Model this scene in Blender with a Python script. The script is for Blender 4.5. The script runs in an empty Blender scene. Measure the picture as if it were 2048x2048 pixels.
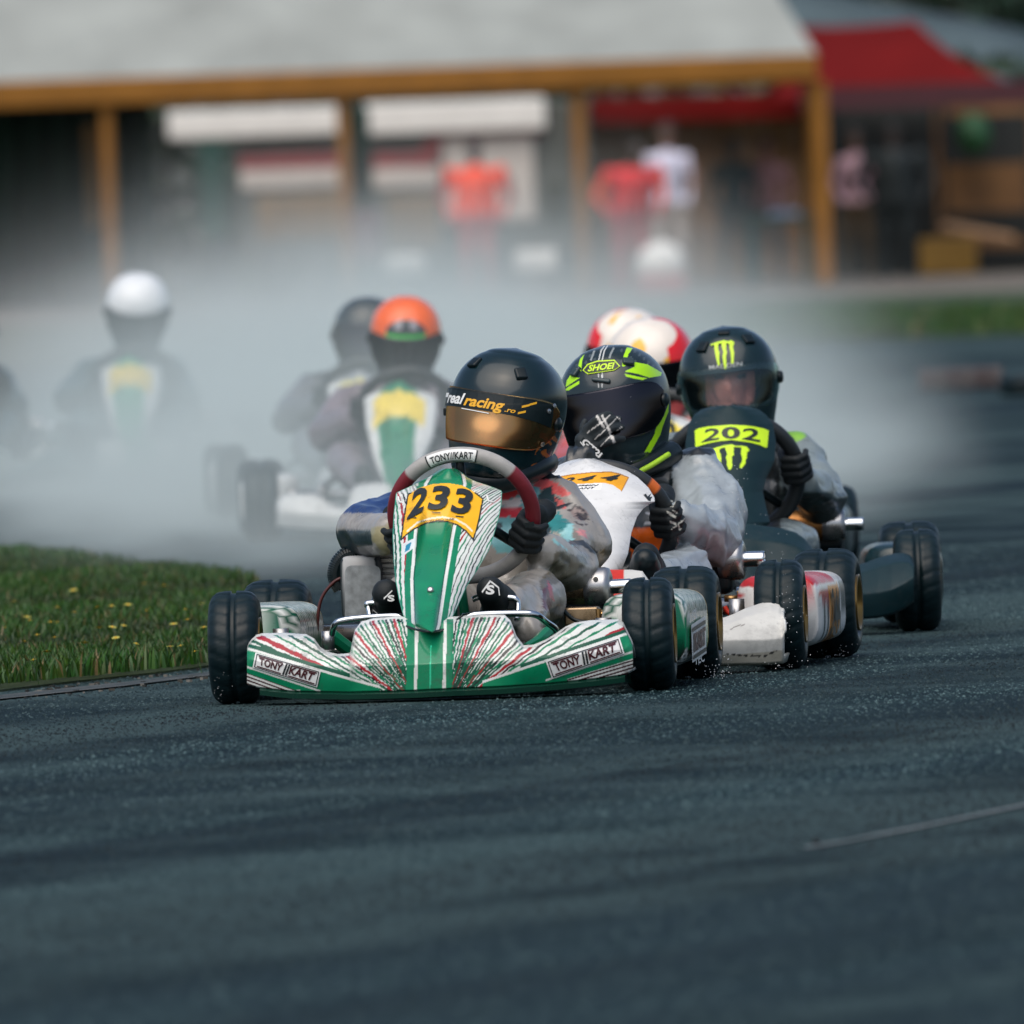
import bpy, bmesh, math, random
import numpy as np
from mathutils import Vector, Matrix, noise

R = math.radians
rnd = random.Random(7)
rng = np.random.default_rng(11)
sc = bpy.context.scene
COL = sc.collection

# ------------------------------------------------------------------ camera
FPX, HCAM, PITCH, ROLL = 41000.0, 1.25, (1024 - 363) / 41000.0, R(2.0)
FWD = Vector((0, math.cos(PITCH), -math.sin(PITCH)))
X0, U0 = Vector((1, 0, 0)), Vector((0, math.sin(PITCH), math.cos(PITCH)))
XC = X0 * math.cos(ROLL) - U0 * math.sin(ROLL)
UC = X0 * math.sin(ROLL) + U0 * math.cos(ROLL)
CAMP = Vector((0, 0, HCAM))
cam_d = bpy.data.cameras.new('camera')
cam = bpy.data.objects.new('camera', cam_d)
COL.objects.link(cam)
cam.matrix_world = Matrix(((XC.x, UC.x, -FWD.x, 0), (XC.y, UC.y, -FWD.y, 0), (XC.z, UC.z, -FWD.z, HCAM), (0, 0, 0, 1)))
cam_d.sensor_width = 36
cam_d.lens = FPX / 2048 * 36
cam_d.clip_end = 6000
cam_d.dof.use_dof = True
cam_d.dof.focus_distance = 50.6
cam_d.dof.aperture_fstop = 10.5
sc.camera = cam

# ------------------------------------------------------------------ sky, sun, exposure
SUN_EL, SUN_ROT = R(58), R(200)
world = bpy.data.worlds.new('World')
sc.world = world
world.use_nodes = True
wn = world.node_tree
bg = wn.nodes['Background']
sky_n = wn.nodes.new('ShaderNodeTexSky')
sky_n.sky_type = 'NISHITA'
sky_n.sun_disc = False
sky_n.sun_elevation = SUN_EL
sky_n.sun_rotation = SUN_ROT
sky_n.air_density = 0.9
sky_n.dust_density = 3.0
sky_n.ozone_density = 0.4
wn.links.new(sky_n.outputs[0], bg.inputs[0])
bg.inputs[1].default_value = 0.12
sl = bpy.data.lights.new('sun', 'SUN')
sl.energy = 1.5
sl.angle = R(75)
sl.color = (1.0, 0.95, 0.88)
so = bpy.data.objects.new('sun', sl)
COL.objects.link(so)
# direction to sun: nishita rotation is clockwise from +Y
sd = Vector((math.sin(SUN_ROT) * math.cos(SUN_EL), math.cos(SUN_ROT) * math.cos(SUN_EL), math.sin(SUN_EL)))
so.rotation_euler = (-sd).to_track_quat('-Z', 'Y').to_euler()
sc.view_settings.view_transform = 'Standard'
sc.view_settings.look = 'None'
sc.view_settings.exposure = 0.42
sc.view_settings.gamma = 1.0
sc.view_settings.use_curve_mapping = False
sc.render.engine = 'CYCLES'
sc.cycles.use_denoising = True
sc.cycles.max_bounces = 8
sc.cycles.transparent_max_bounces = 12
sc.cycles.volume_bounces = 4
sc.cycles.caustics_reflective = False
sc.cycles.caustics_refractive = False

# ------------------------------------------------------------------ helpers
def ray(px, py):
    return FWD + XC * ((px - 1024) / FPX) + UC * ((1024 - py) / FPX)

def P(px, py, y):
    d = ray(px, py)
    return CAMP + d * (y / d.y)

def G(px, py, z=0.0):
    d = ray(px, py)
    return CAMP + d * ((z - HCAM) / d.z)

def W2(V):
    """world (n,3) -> photo pixels"""
    V = np.asarray(V, float) - np.array(CAMP)
    zz = V @ np.array(FWD)
    return 1024 + FPX * (V @ np.array(XC)) / zz, 1024 - FPX * (V @ np.array(UC)) / zz

def lin(r, g, b):
    f = lambda c: ((c / 255 + 0.055) / 1.055) ** 2.4 if c > 10.3 else c / 255 / 12.92
    return (f(r), f(g), f(b))

OFF = {}

def tag(o, label=None, cat=None, group=None, kind=None):
    if label: o['label'] = label
    if cat: o['category'] = cat
    if group: o['group'] = group
    if kind: o['kind'] = kind
    return o

def link(o, parent=None):
    COL.objects.link(o)
    if parent is not None:
        o.parent = parent
    return o

def empty(name, loc=(0, 0, 0), rz=0.0, parent=None):
    o = bpy.data.objects.new(name, None)
    o.empty_display_size = 0.1
    o.location = loc
    o.rotation_euler = (0, 0, rz)
    return link(o, parent)

def me_new(name, V, F, mat=None, smooth=True, cols=None):
    V = np.ascontiguousarray(V, dtype=np.float32)
    me = bpy.data.meshes.new(name)
    if isinstance(F, np.ndarray):
        n, k = F.shape
        me.vertices.add(len(V)); me.vertices.foreach_set('co', V.ravel())
        me.loops.add(n * k); me.loops.foreach_set('vertex_index', np.ascontiguousarray(F, dtype=np.int32).ravel())
        me.polygons.add(n); me.polygons.foreach_set('loop_start', np.arange(0, n * k, k, dtype=np.int32))
        me.update(calc_edges=True)
        me.validate()
    else:
        me.from_pydata([tuple(map(float, v)) for v in V], [], [tuple(map(int, f)) for f in F])
        me.update()
    if smooth:
        me.polygons.foreach_set('use_smooth', np.ones(len(me.polygons), dtype=bool))
    if mat: me.materials.append(mat)
    if cols is not None: set_cols(me, cols)
    return me

def set_cols(me, cols):
    at = me.color_attributes.new('col', 'FLOAT_COLOR', 'POINT')
    c = np.ones((len(me.vertices), 4), np.float32)
    c[:, :3] = cols
    at.data.foreach_set('color', c.ravel())

def mk(name, V, F, mat=None, parent=None, smooth=True, cols=None, solid=0.0):
    V = np.array(V, float)
    if parent is not None and parent.name in OFF:
        V = V - np.array(OFF[parent.name])
    o = bpy.data.objects.new(name, me_new(name, V, F, mat, smooth, cols))
    link(o, parent)
    if parent is not None and parent.name in OFF:
        OFF[o.name] = OFF[parent.name]
    if solid:
        m = o.modifiers.new('solid', 'SOLIDIFY'); m.thickness = solid; m.offset = -1
    return o

def gridF(nu, nv, wrap=False):
    i, j = np.meshgrid(np.arange(nu - (0 if wrap else 1)), np.arange(nv - 1), indexing='ij')
    a = i * nv + j
    b = ((i + 1) % nu) * nv + j
    return np.stack([a, b, b + 1, a + 1], -1).reshape(-1, 4)

class MB:
    """collects boxes, tubes and lathes into one mesh"""
    def __init__(s): s.v = []; s.f = []; s.c = []; s.col = (1, 1, 1)
    def add(s, V, F):
        n = len(s.v)
        s.v += [tuple(v) for v in V]; s.f += [tuple(int(i) + n for i in f) for f in F]
        s.c += [s.col] * len(V)
        return s
    def box(s, c, d, rz=0.0, M=None):
        x, y, z = [k / 2 for k in d]
        vs = [Vector((a * x, b * y, e * z)) for a in (-1, 1) for b in (-1, 1) for e in (-1, 1)]
        m = M if M else Matrix.Rotation(rz, 3, 'Z')
        vs = [m @ v + Vector(c) for v in vs]
        return s.add(vs, [(0, 1, 3, 2), (4, 6, 7, 5), (0, 4, 5, 1), (2, 3, 7, 6), (0, 2, 6, 4), (1, 5, 7, 3)])
    def tube(s, pts, r, n=10, cap=True):
        pts = [Vector(p) for p in pts]
        rr = r if isinstance(r, (list, tuple)) else [r] * len(pts)
        V, F = [], []
        prev = None
        for i, p in enumerate(pts):
            t = (pts[min(i + 1, len(pts) - 1)] - pts[max(i - 1, 0)]).normalized()
            a = prev if prev is not None else (Vector((0, 0, 1)) if abs(t.z) < .9 else Vector((1, 0, 0)))
            u = (a - t * a.dot(t)).normalized(); w = t.cross(u); prev = u
            for k in range(n):
                q = 2 * math.pi * k / n
                V.append(p + (u * math.cos(q) + w * math.sin(q)) * rr[i])
        for i in range(len(pts) - 1):
            for k in range(n):
                F.append((i * n + k, i * n + (k + 1) % n, (i + 1) * n + (k + 1) % n, (i + 1) * n + k))
        if cap:
            F.append(tuple(range(n))[::-1]); F.append(tuple((len(pts) - 1) * n + k for k in range(n)))
        return s.add(V, F)
    def lathe(s, prof, n=32, axis='Z', c=(0, 0, 0), M=None):
        """prof: list of (r, h)"""
        V, F = [], []
        for (r, h) in prof:
            for k in range(n):
                q = 2 * math.pi * k / n
                a, b = r * math.cos(q), r * math.sin(q)
                p = Vector((a, b, h)) if axis == 'Z' else (Vector((h, a, b)) if axis == 'X' else Vector((b, h, a)))
                V.append((M @ p if M else p) + Vector(c))
        for i in range(len(prof) - 1):
            for k in range(n):
                F.append((i * n + k, i * n + (k + 1) % n, (i + 1) * n + (k + 1) % n, (i + 1) * n + k))
        return s.add(V, F)
    def build(s, name, mat, parent=None, smooth=False, bevel=0.0, cols=False):
        o = mk(name, s.v, s.f, mat, parent, smooth, cols=np.array(s.c) if cols else None)
        if bevel:
            m = o.modifiers.new('bev', 'BEVEL'); m.width = bevel; m.segments = 2; m.limit_method = 'ANGLE'
            for p in o.data.polygons: p.use_smooth = True
            m2 = o.modifiers.new('wn', 'WEIGHTED_NORMAL')
        return o

def curve_pts(pts, n=8):
    """Catmull-Rom through points"""
    p = [Vector(q) for q in pts]
    p = [p[0] * 2 - p[1]] + p + [p[-1] * 2 - p[-2]]
    out = []
    for i in range(1, len(p) - 2):
        for k in range(n):
            t = k / n
            a, b, c, d = p[i - 1], p[i], p[i + 1], p[i + 2]
            out.append(0.5 * ((2 * b) + (c - a) * t + (2 * a - 5 * b + 4 * c - d) * t * t + (3 * b - a - 3 * c + d) * t ** 3))
    out.append(p[-2])
    return out

def crom(xs, ys, x):
    """smooth 1-D interpolation (monotone-ish cubic)"""
    xs, ys = np.array(xs, float), np.array(ys, float)
    m = np.gradient(ys, xs)
    x = np.clip(x, xs[0], xs[-1])
    i = np.clip(np.searchsorted(xs, x) - 1, 0, len(xs) - 2)
    h = xs[i + 1] - xs[i]
    t = (x - xs[i]) / h
    return (2 * t**3 - 3 * t**2 + 1) * ys[i] + (t**3 - 2 * t**2 + t) * h * m[i] + (-2 * t**3 + 3 * t**2) * ys[i + 1] + (t**3 - t**2) * h * m[i + 1]

# 2-D painting helpers (arrays of positions)
def inpoly(x, y, poly):
    ins = np.zeros(x.shape, bool)
    n = len(poly)
    for i in range(n):
        x1, y1 = poly[i]; x2, y2 = poly[(i + 1) % n]
        if y1 == y2: continue
        c = ((y1 > y) != (y2 > y)) & (x < (x2 - x1) * (y - y1) / (y2 - y1) + x1)
        ins ^= c
    return ins

def dline(x, y, pts):
    d = np.full(x.shape, 1e9)
    for (x1, y1), (x2, y2) in zip(pts[:-1], pts[1:]):
        L = (x2 - x1)**2 + (y2 - y1)**2 + 1e-9
        t = np.clip(((x - x1) * (x2 - x1) + (y - y1) * (y2 - y1)) / L, 0, 1)
        d = np.minimum(d, np.hypot(x - x1 - t * (x2 - x1), y - y1 - t * (y2 - y1)))
    return d

def put(c, mask, col):
    c[mask] = col

# ------------------------------------------------------------------ materials
MATS = {}
def mat(name, col=None, rough=0.5, metal=0.0, coat=0.0, bump=None, var=0.12, vscale=6.0, spec=0.5, sheen=0.0, rvar=0.0, grime=0.0):
    """procedural Principled; col None -> the mesh's own print colours (attribute 'col')"""
    if name in MATS: return MATS[name]
    m = bpy.data.materials.new(name); m.use_nodes = True
    nt = m.node_tree; b = nt.nodes['Principled BSDF']
    b.inputs['Roughness'].default_value = rough
    b.inputs['Metallic'].default_value = metal
    b.inputs['Coat Weight'].default_value = coat
    b.inputs['Coat Roughness'].default_value = 0.08
    b.inputs['Specular IOR Level'].default_value = spec
    if sheen: b.inputs['Sheen Weight'].default_value = sheen
    tc = nt.nodes.new('ShaderNodeTexCoord')
    nz = nt.nodes.new('ShaderNodeTexNoise'); nz.inputs['Scale'].default_value = vscale; nz.inputs['Detail'].default_value = 5
    nt.links.new(tc.outputs['Object'], nz.inputs['Vector'])
    mr = nt.nodes.new('ShaderNodeMapRange')
    mr.inputs['From Min'].default_value = .3; mr.inputs['From Max'].default_value = .7
    mr.inputs['To Min'].default_value = 1 - var; mr.inputs['To Max'].default_value = 1 + var
    nt.links.new(nz.outputs['Fac'], mr.inputs['Value'])
    mx = nt.nodes.new('ShaderNodeMix'); mx.data_type = 'RGBA'; mx.blend_type = 'MULTIPLY'; mx.inputs['Factor'].default_value = 1
    if col is None:
        at = nt.nodes.new('ShaderNodeAttribute'); at.attribute_name = 'col'
        nt.links.new(at.outputs['Color'], mx.inputs[6])
    else:
        mx.inputs[6].default_value = (*col, 1)
    nt.links.new(mr.outputs[0], mx.inputs[7])
    if grime:
        g1 = nt.nodes.new('ShaderNodeTexNoise'); g1.inputs['Scale'].default_value = 55; g1.inputs['Detail'].default_value = 6; g1.inputs['Roughness'].default_value = .7
        g2 = nt.nodes.new('ShaderNodeTexNoise'); g2.inputs['Scale'].default_value = 5; g2.inputs['Detail'].default_value = 3
        nt.links.new(tc.outputs['Object'], g1.inputs['Vector']); nt.links.new(tc.outputs['Object'], g2.inputs['Vector'])
        gm = nt.nodes.new('ShaderNodeMath'); gm.operation = 'MULTIPLY'; nt.links.new(g1.outputs['Fac'], gm.inputs[0]); nt.links.new(g2.outputs['Fac'], gm.inputs[1])
        gr = nt.nodes.new('ShaderNodeMapRange'); gr.inputs['From Min'].default_value = .27; gr.inputs['From Max'].default_value = .40; gr.inputs['To Max'].default_value = grime
        nt.links.new(gm.outputs[0], gr.inputs['Value'])
        gx = nt.nodes.new('ShaderNodeMix'); gx.data_type = 'RGBA'; gx.inputs[7].default_value = (.05, .052, .048, 1)
        nt.links.new(gr.outputs[0], gx.inputs['Factor']); nt.links.new(mx.outputs[2], gx.inputs[6]); nt.links.new(gx.outputs[2], b.inputs['Base Color'])
    else:
        nt.links.new(mx.outputs[2], b.inputs['Base Color'])
    if rvar:
        r2 = nt.nodes.new('ShaderNodeMapRange')
        r2.inputs['From Min'].default_value = .3; r2.inputs['From Max'].default_value = .7
        r2.inputs['To Min'].default_value = max(0.02, rough - rvar); r2.inputs['To Max'].default_value = min(1, rough + rvar)
        nt.links.new(nz.outputs['Fac'], r2.inputs['Value']); nt.links.new(r2.outputs[0], b.inputs['Roughness'])
    if bump:
        n2 = nt.nodes.new('ShaderNodeTexNoise'); n2.inputs['Scale'].default_value = bump[0]; n2.inputs['Detail'].default_value = 4
        nt.links.new(tc.outputs['Object'], n2.inputs['Vector'])
        bp = nt.nodes.new('ShaderNodeBump'); bp.inputs['Strength'].default_value = bump[1]; bp.inputs['Distance'].default_value = bump[2] if len(bump) > 2 else .003
        nt.links.new(n2.outputs['Fac'], bp.inputs['Height']); nt.links.new(bp.outputs[0], b.inputs['Normal'])
    MATS[name] = m
    return m

def visor_mat(name, tint, refl=0.12, lo=.05, gcol=(1, 1, 1), rough=.08):
    if name in MATS: return MATS[name]
    m = bpy.data.materials.new(name); m.use_nodes = True
    nt = m.node_tree; nt.nodes.remove(nt.nodes['Principled BSDF'])
    out = nt.nodes['Material Output']
    tr = nt.nodes.new('ShaderNodeBsdfTransparent'); tr.inputs[0].default_value = (*tint, 1)
    gl = nt.nodes.new('ShaderNodeBsdfGlossy'); gl.inputs['Roughness'].default_value = rough; gl.inputs[0].default_value = (*gcol, 1)
    lw = nt.nodes.new('ShaderNodeLayerWeight'); lw.inputs[0].default_value = refl
    mr = nt.nodes.new('ShaderNodeMapRange'); mr.inputs['To Min'].default_value = lo; mr.inputs['To Max'].default_value = 0.75
    mi = nt.nodes.new('ShaderNodeMixShader')
    nt.links.new(lw.outputs['Fresnel'], mr.inputs['Value']); nt.links.new(mr.outputs[0], mi.inputs[0])
    nt.links.new(tr.outputs[0], mi.inputs[1]); nt.links.new(gl.outputs[0], mi.inputs[2])
    nt.links.new(mi.outputs[0], out.inputs['Surface'])
    MATS[name] = m
    return m

M_rubber = mat('wet_rubber', (0.0022, 0.011, 0.014), 0.45, bump=(60, .4, .002), var=.25, vscale=14, rvar=.1, spec=.28)
M_rim = mat('gold_rim', (0.30, 0.17, 0.05), 0.3, metal=0.9, var=.15)
M_rimdark = mat('dark_rim', (0.03, 0.035, 0.04), 0.3, metal=0.6, var=.15)
M_chrome = mat('chromed_tube', (0.62, 0.65, 0.67), 0.13, metal=1.0, var=.08, rvar=.06)
M_steel = mat('worn_steel', (0.36, 0.36, 0.36), 0.3, metal=0.9, var=.2, vscale=20, rvar=.12)
M_brass = mat('brass', (0.36, 0.22, 0.09), 0.32, metal=0.9, var=.2, vscale=30)
M_bronze = mat('heat_stained_metal', (0.28, 0.2, 0.12), 0.3, metal=0.85, var=.4, vscale=25, rvar=.12)
M_black = mat('black_plastic', (0.004, 0.010, 0.012), 0.35, var=.2, rvar=.1, spec=.3)
M_blackm = mat('black_matt', (0.005, 0.010, 0.012), 0.65, spec=.3, var=.25, bump=(80, .4, .001))
M_print = mat('printed_plastic', None, 0.32, coat=0.22, var=.10, vscale=14, bump=(25, .10, .002), spec=.35, rvar=.12, grime=.5)
M_printm = mat('printed_cover', None, 0.5, coat=0.0, spec=.3, grime=.22, var=.12, vscale=12, bump=(30, .2, .002), rvar=.12)
M_suit = mat('wet_rain_suit', None, 0.36, coat=0.3, var=.16, vscale=18, bump=(26, .45, .006), rvar=.12, grime=.35)
M_cloth = mat('cloth', None, 0.75, var=.15, vscale=12, bump=(60, .4, .003))
M_glove = mat('glove_fabric', None, 0.6, spec=.3, var=.15, vscale=40, bump=(150, .5, .001))
M_helmet = mat('helmet_gloss', None, 0.20, coat=0.25, var=.08, vscale=10, rvar=.06, spec=.35)
M_ink = mat('dark_ink', (0.012, 0.016, 0.016), 0.4, var=.1)
M_maroon = mat('maroon_ink', (0.055, 0.006, 0.010), 0.4, var=.1)
M_whiteink = mat('white_ink', (0.75, 0.76, 0.74), 0.4, var=.06)
M_yellowink = mat('yellow_ink', (0.80, 0.40, 0.012), 0.4, var=.06)
M_limeink = mat('lime_ink', (0.56, 0.83, 0.012), 0.4, var=.06)
M_skin = mat('skin', None, 0.5, var=.12, vscale=30, bump=(120, .2, .001))

# ------------------------------------------------------------------ karts: frame, text, surfaces
class Kart:
    def __init__(s, ox, oy, phi):
        s.O = Vector((ox, oy, 0)); s.phi = phi
        s.n = np.array((-math.sin(phi), math.cos(phi), 0)); s.ex = np.array((math.cos(phi), math.sin(phi), 0))
    def pts(s, px, py, yl):
        px, py, yl = np.broadcast_arrays(np.asarray(px, float), np.asarray(py, float), np.asarray(yl, float))
        a = ((px - 1024) / FPX)[..., None]; b = ((1024 - py) / FPX)[..., None]
        d = np.array(FWD) + np.array(XC) * a + np.array(UC) * b
        t = (yl + np.array(s.O) @ s.n) / (d @ s.n)
        w = np.array(CAMP) + t[..., None] * d - np.array(s.O)
        return np.stack([w @ s.ex, yl, w[..., 2]], -1)
    def pt(s, px, py, yl):
        return Vector(s.pts(px, py, yl))
    def world(s, V):
        V = np.asarray(V, float)
        return np.array(s.O) + V[..., :1] * s.ex + V[..., 1:2] * s.n + V[..., 2:3] * np.array((0, 0, 1.0))
    def proj(s, V):
        return W2(s.world(V))

_TXT = {}
def text_tris(t, bold=0.0, shear=0.0):
    key = (t, bold, shear)
    if key in _TXT: return _TXT[key]
    cu = bpy.data.curves.new('lettering', 'FONT'); cu.body = t; cu.offset = bold; cu.shear = shear; cu.resolution_u = 3
    ob = bpy.data.objects.new('lettering', cu); COL.objects.link(ob)
    dg = bpy.context.evaluated_depsgraph_get(); ev = ob.evaluated_get(dg); me = ev.to_mesh()
    V = np.array([v.co[:2] for v in me.vertices]); me.calc_loop_triangles()
    F = [tuple(tr.vertices) for tr in me.loop_triangles]
    ev.to_mesh_clear(); bpy.data.objects.remove(ob); bpy.data.curves.remove(cu)
    V = (V - V.min(0)) / (V.max(0) - V.min(0))
    _TXT[key] = (V, F)
    return V, F

def quad_map(V, q):
    """V in the unit square -> inside quad TL,TR,BR,BL"""
    tl, tr, br, bl = [np.array(k, float) for k in q]
    x, y = V[:, :1], V[:, 1:2]
    return (1 - y) * ((1 - x) * bl + x * br) + y * ((1 - x) * tl + x * tr)

def refine(V, F, maxlen):
    """split long triangles so that lettering follows a curved surface"""
    bm = bmesh.new()
    vs = [bm.verts.new((v[0], v[1], 0)) for v in V]
    for f in F:
        try: bm.faces.new([vs[i] for i in f])
        except ValueError: pass
    for _ in range(4):
        es = [e for e in bm.edges if e.calc_length() > maxlen]
        if not es: break
        bmesh.ops.subdivide_edges(bm, edges=es, cuts=1, use_grid_fill=False)
        bmesh.ops.triangulate(bm, faces=[f for f in bm.faces if len(f.verts) > 3])
    bm.verts.index_update()
    V2 = np.array([v.co[:2] for v in bm.verts]); F2 = [tuple(v.index for v in f.verts) for f in bm.faces]
    bm.free()
    return V2, F2

def glyph(name, t, quad, surf, parent, m, bold=0.02, shear=0.0, fine=0.0):
    """lettering t squeezed in quad (2-D), laid on surf(x, y) -> (n,3)"""
    V, F = text_tris(t, bold, shear)
    if fine: V, F = refine(V, F, fine)
    q = quad_map(V, quad)
    return mk(name, surf(q[:, 0], q[:, 1]), F, m, parent, smooth=False)

def shape(name, poly, surf, parent, m, fine=0.0):
    """a flat print of outline poly laid on surf"""
    from mathutils.geometry import tessellate_polygon
    tri = tessellate_polygon([[Vector((x, y, 0)) for x, y in poly]])
    V, F = np.array(poly, float), [tuple(t) for t in tri]
    if fine: V, F = refine(V, F, fine)
    return mk(name, surf(V[:, 0], V[:, 1]), F, m, parent, smooth=False)

# ---------------------------------------------------------------- wheels (shared meshes)
def tyre_mesh(name, w, r, grooves=22):
    h = w / 2
    pr = [(-.76 * h, .50), (-.93 * h, .58), (-1.0 * h, .70), (-.97 * h, .80), (-.86 * h, .905), (-.68 * h, .968), (-.55 * h, .985), (-.42 * h, .993), (-.28 * h, .998), (-.12 * h, 1.0), (-.10 * h, .955), (-.04 * h, .95)]
    pr = pr + [(-a, b) for a, b in pr[::-1]]
    n = 140; th = np.linspace(0, 2 * np.pi, n, endpoint=False)
    V = []
    for a, b in pr:
        rr = np.full(n, b * r)
        if b > .8 and abs(a) > .11 * h:
            ph = (th * grooves / (2 * np.pi) + abs(a) / h * .55) % 1
            rr = rr - np.where(ph < .20, .0028, 0) * (1 if b > .9 else .4)
        V.append(np.stack([np.full(n, a), rr * np.cos(th), rr * np.sin(th)], -1))
    V = np.array(V).reshape(-1, 3)
    k = len(pr)
    i, j = np.meshgrid(np.arange(k - 1), np.arange(n), indexing='ij')
    F = np.stack([i * n + j, i * n + (j + 1) % n, (i + 1) * n + (j + 1) % n, (i + 1) * n + j], -1).reshape(-1, 4)[:, ::-1]
    return me_new(name, V, F, M_rubber)

def rim_mesh(name, w, m):
    h = w / 2; b = MB()
    b.lathe([(.069, -.82 * h), (.071, -.95 * h), (.066, -.95 * h), (.055, -.7 * h), (.052, -.3 * h), (.020, -.25 * h), (.018, -.5 * h), (0.001, -.5 * h)], 40, 'X')
    b.lathe([(.069, .82 * h), (.073, 1.02 * h), (.066, 1.02 * h), (.055, .7 * h), (.052, .3 * h), (.020, .25 * h), (.018, .55 * h), (0.001, .55 * h)], 40, 'X')
    b.lathe([(.069, -.82 * h), (.060, -.4 * h), (.060, .4 * h), (.069, .82 * h)], 40, 'X')
    for k in range(3):
        q = 2 * math.pi * k / 3
        b.lathe([(.006, .2 * h), (.006, .45 * h), (.001, .45 * h)], 8, 'X', c=(0, .034 * math.cos(q), .034 * math.sin(q)))
    me = me_new(name, b.v, b.f, m)
    return me

TY_F, TY_R = tyre_mesh('tyre', .124, .139), tyre_mesh('tyre', .168, .141, 24)
RIM = {('f', 'gold'): rim_mesh('rim', .124, M_rim), ('r', 'gold'): rim_mesh('rim', .168, M_rim),
       ('f', 'dark'): rim_mesh('rim', .124, M_rimdark), ('r', 'dark'): rim_mesh('rim', .168, M_rimdark)}

def wheel(kart_o, x, y, rear=False, rimc='gold', steer=0.0):
    w = empty('wheel', (x, y, .139 if rear else .137), steer, kart_o)
    t = link(bpy.data.objects.new('tyre', TY_R if rear else TY_F), w)
    t.rotation_euler = (rnd.uniform(0, 6), 0, 0)
    link(bpy.data.objects.new('rim', RIM[('r' if rear else 'f', rimc)]), w)
    return w

# ---------------------------------------------------------------- lofted bodywork
def loft(st, n=28, ex=4.0):
    """st: (y, cx, cz, hx, hz) rounded rectangles along y; closed by end fans"""
    V = []
    q = np.linspace(0, 2 * np.pi, n, endpoint=False)
    c, s = np.cos(q), np.sin(q)
    ux = np.sign(c) * np.abs(c) ** (2 / ex); uz = np.sign(s) * np.abs(s) ** (2 / ex)
    for (y, cx, cz, hx, hz) in st:
        V.append(np.stack([cx + hx * ux, np.full(n, y), cz + hz * uz], -1))
    V = np.array(V).reshape(-1, 3)
    F = []
    for i in range(len(st) - 1):
        for j in range(n):
            F.append((i * n + j, i * n + (j + 1) % n, (i + 1) * n + (j + 1) % n, (i + 1) * n + j))
    F.append(tuple(range(n))[::-1]); F.append(tuple((len(st) - 1) * n + j for j in range(n)))
    return V, F

def side_pod(kart_o, sx, paint, xo=.585, xi=.37, z1=.235):
    st = []
    for k in range(41):
        t = k / 40; y = .19 + .66 * t
        e = min(1, math.sin(math.pi * t) * 3.2 + .35)
        zc = (z1 + .045) / 2; hz = (z1 - .045) / 2 * (0.80 + .20 * e) * (1 - .06 * t)
        xx = xo - .012 * (1 - e); hx = (xx - xi) / 2 * (.7 + .3 * e)
        st.append((y, sx * (xx - hx), zc, hx, hz))
    V, F = loft(st, 56)
    if sx < 0: F = [f[::-1] for f in F]
    return mk('side_pod', V, F, M_print, kart_o, cols=paint(V))

def zebra(d_px, spec, base):
    """d_px: coordinate across the stripes (px); spec: (centre, halfwidth, colour)"""
    c = np.tile(np.array(base, float), d_px.shape + (1,))
    for ctr, hw, col in spec:
        c[np.abs(d_px - ctr) < hw] = col
    return c

GREEN, WHITE, DKGREEN, RED, INK = (0.002, 0.200, 0.088), (0.68, 0.70, 0.66), (0.002, 0.085, 0.045), (0.36, 0.012, 0.022), (0.012, 0.016, 0.015)
YEL, GREY, TEAL = (0.85, 0.44, 0.008), (0.30, 0.29, 0.28), (0.006, 0.035, 0.042)
LIME = (0.52, 0.80, 0.010)

def wob(px, py, s):
    return 1.5 * np.sin(px * .19 + s * 2.1) + 1.1 * np.sin(py * .31 + s) + .8 * np.sin((px + py) * .47 + s * 3)

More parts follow.
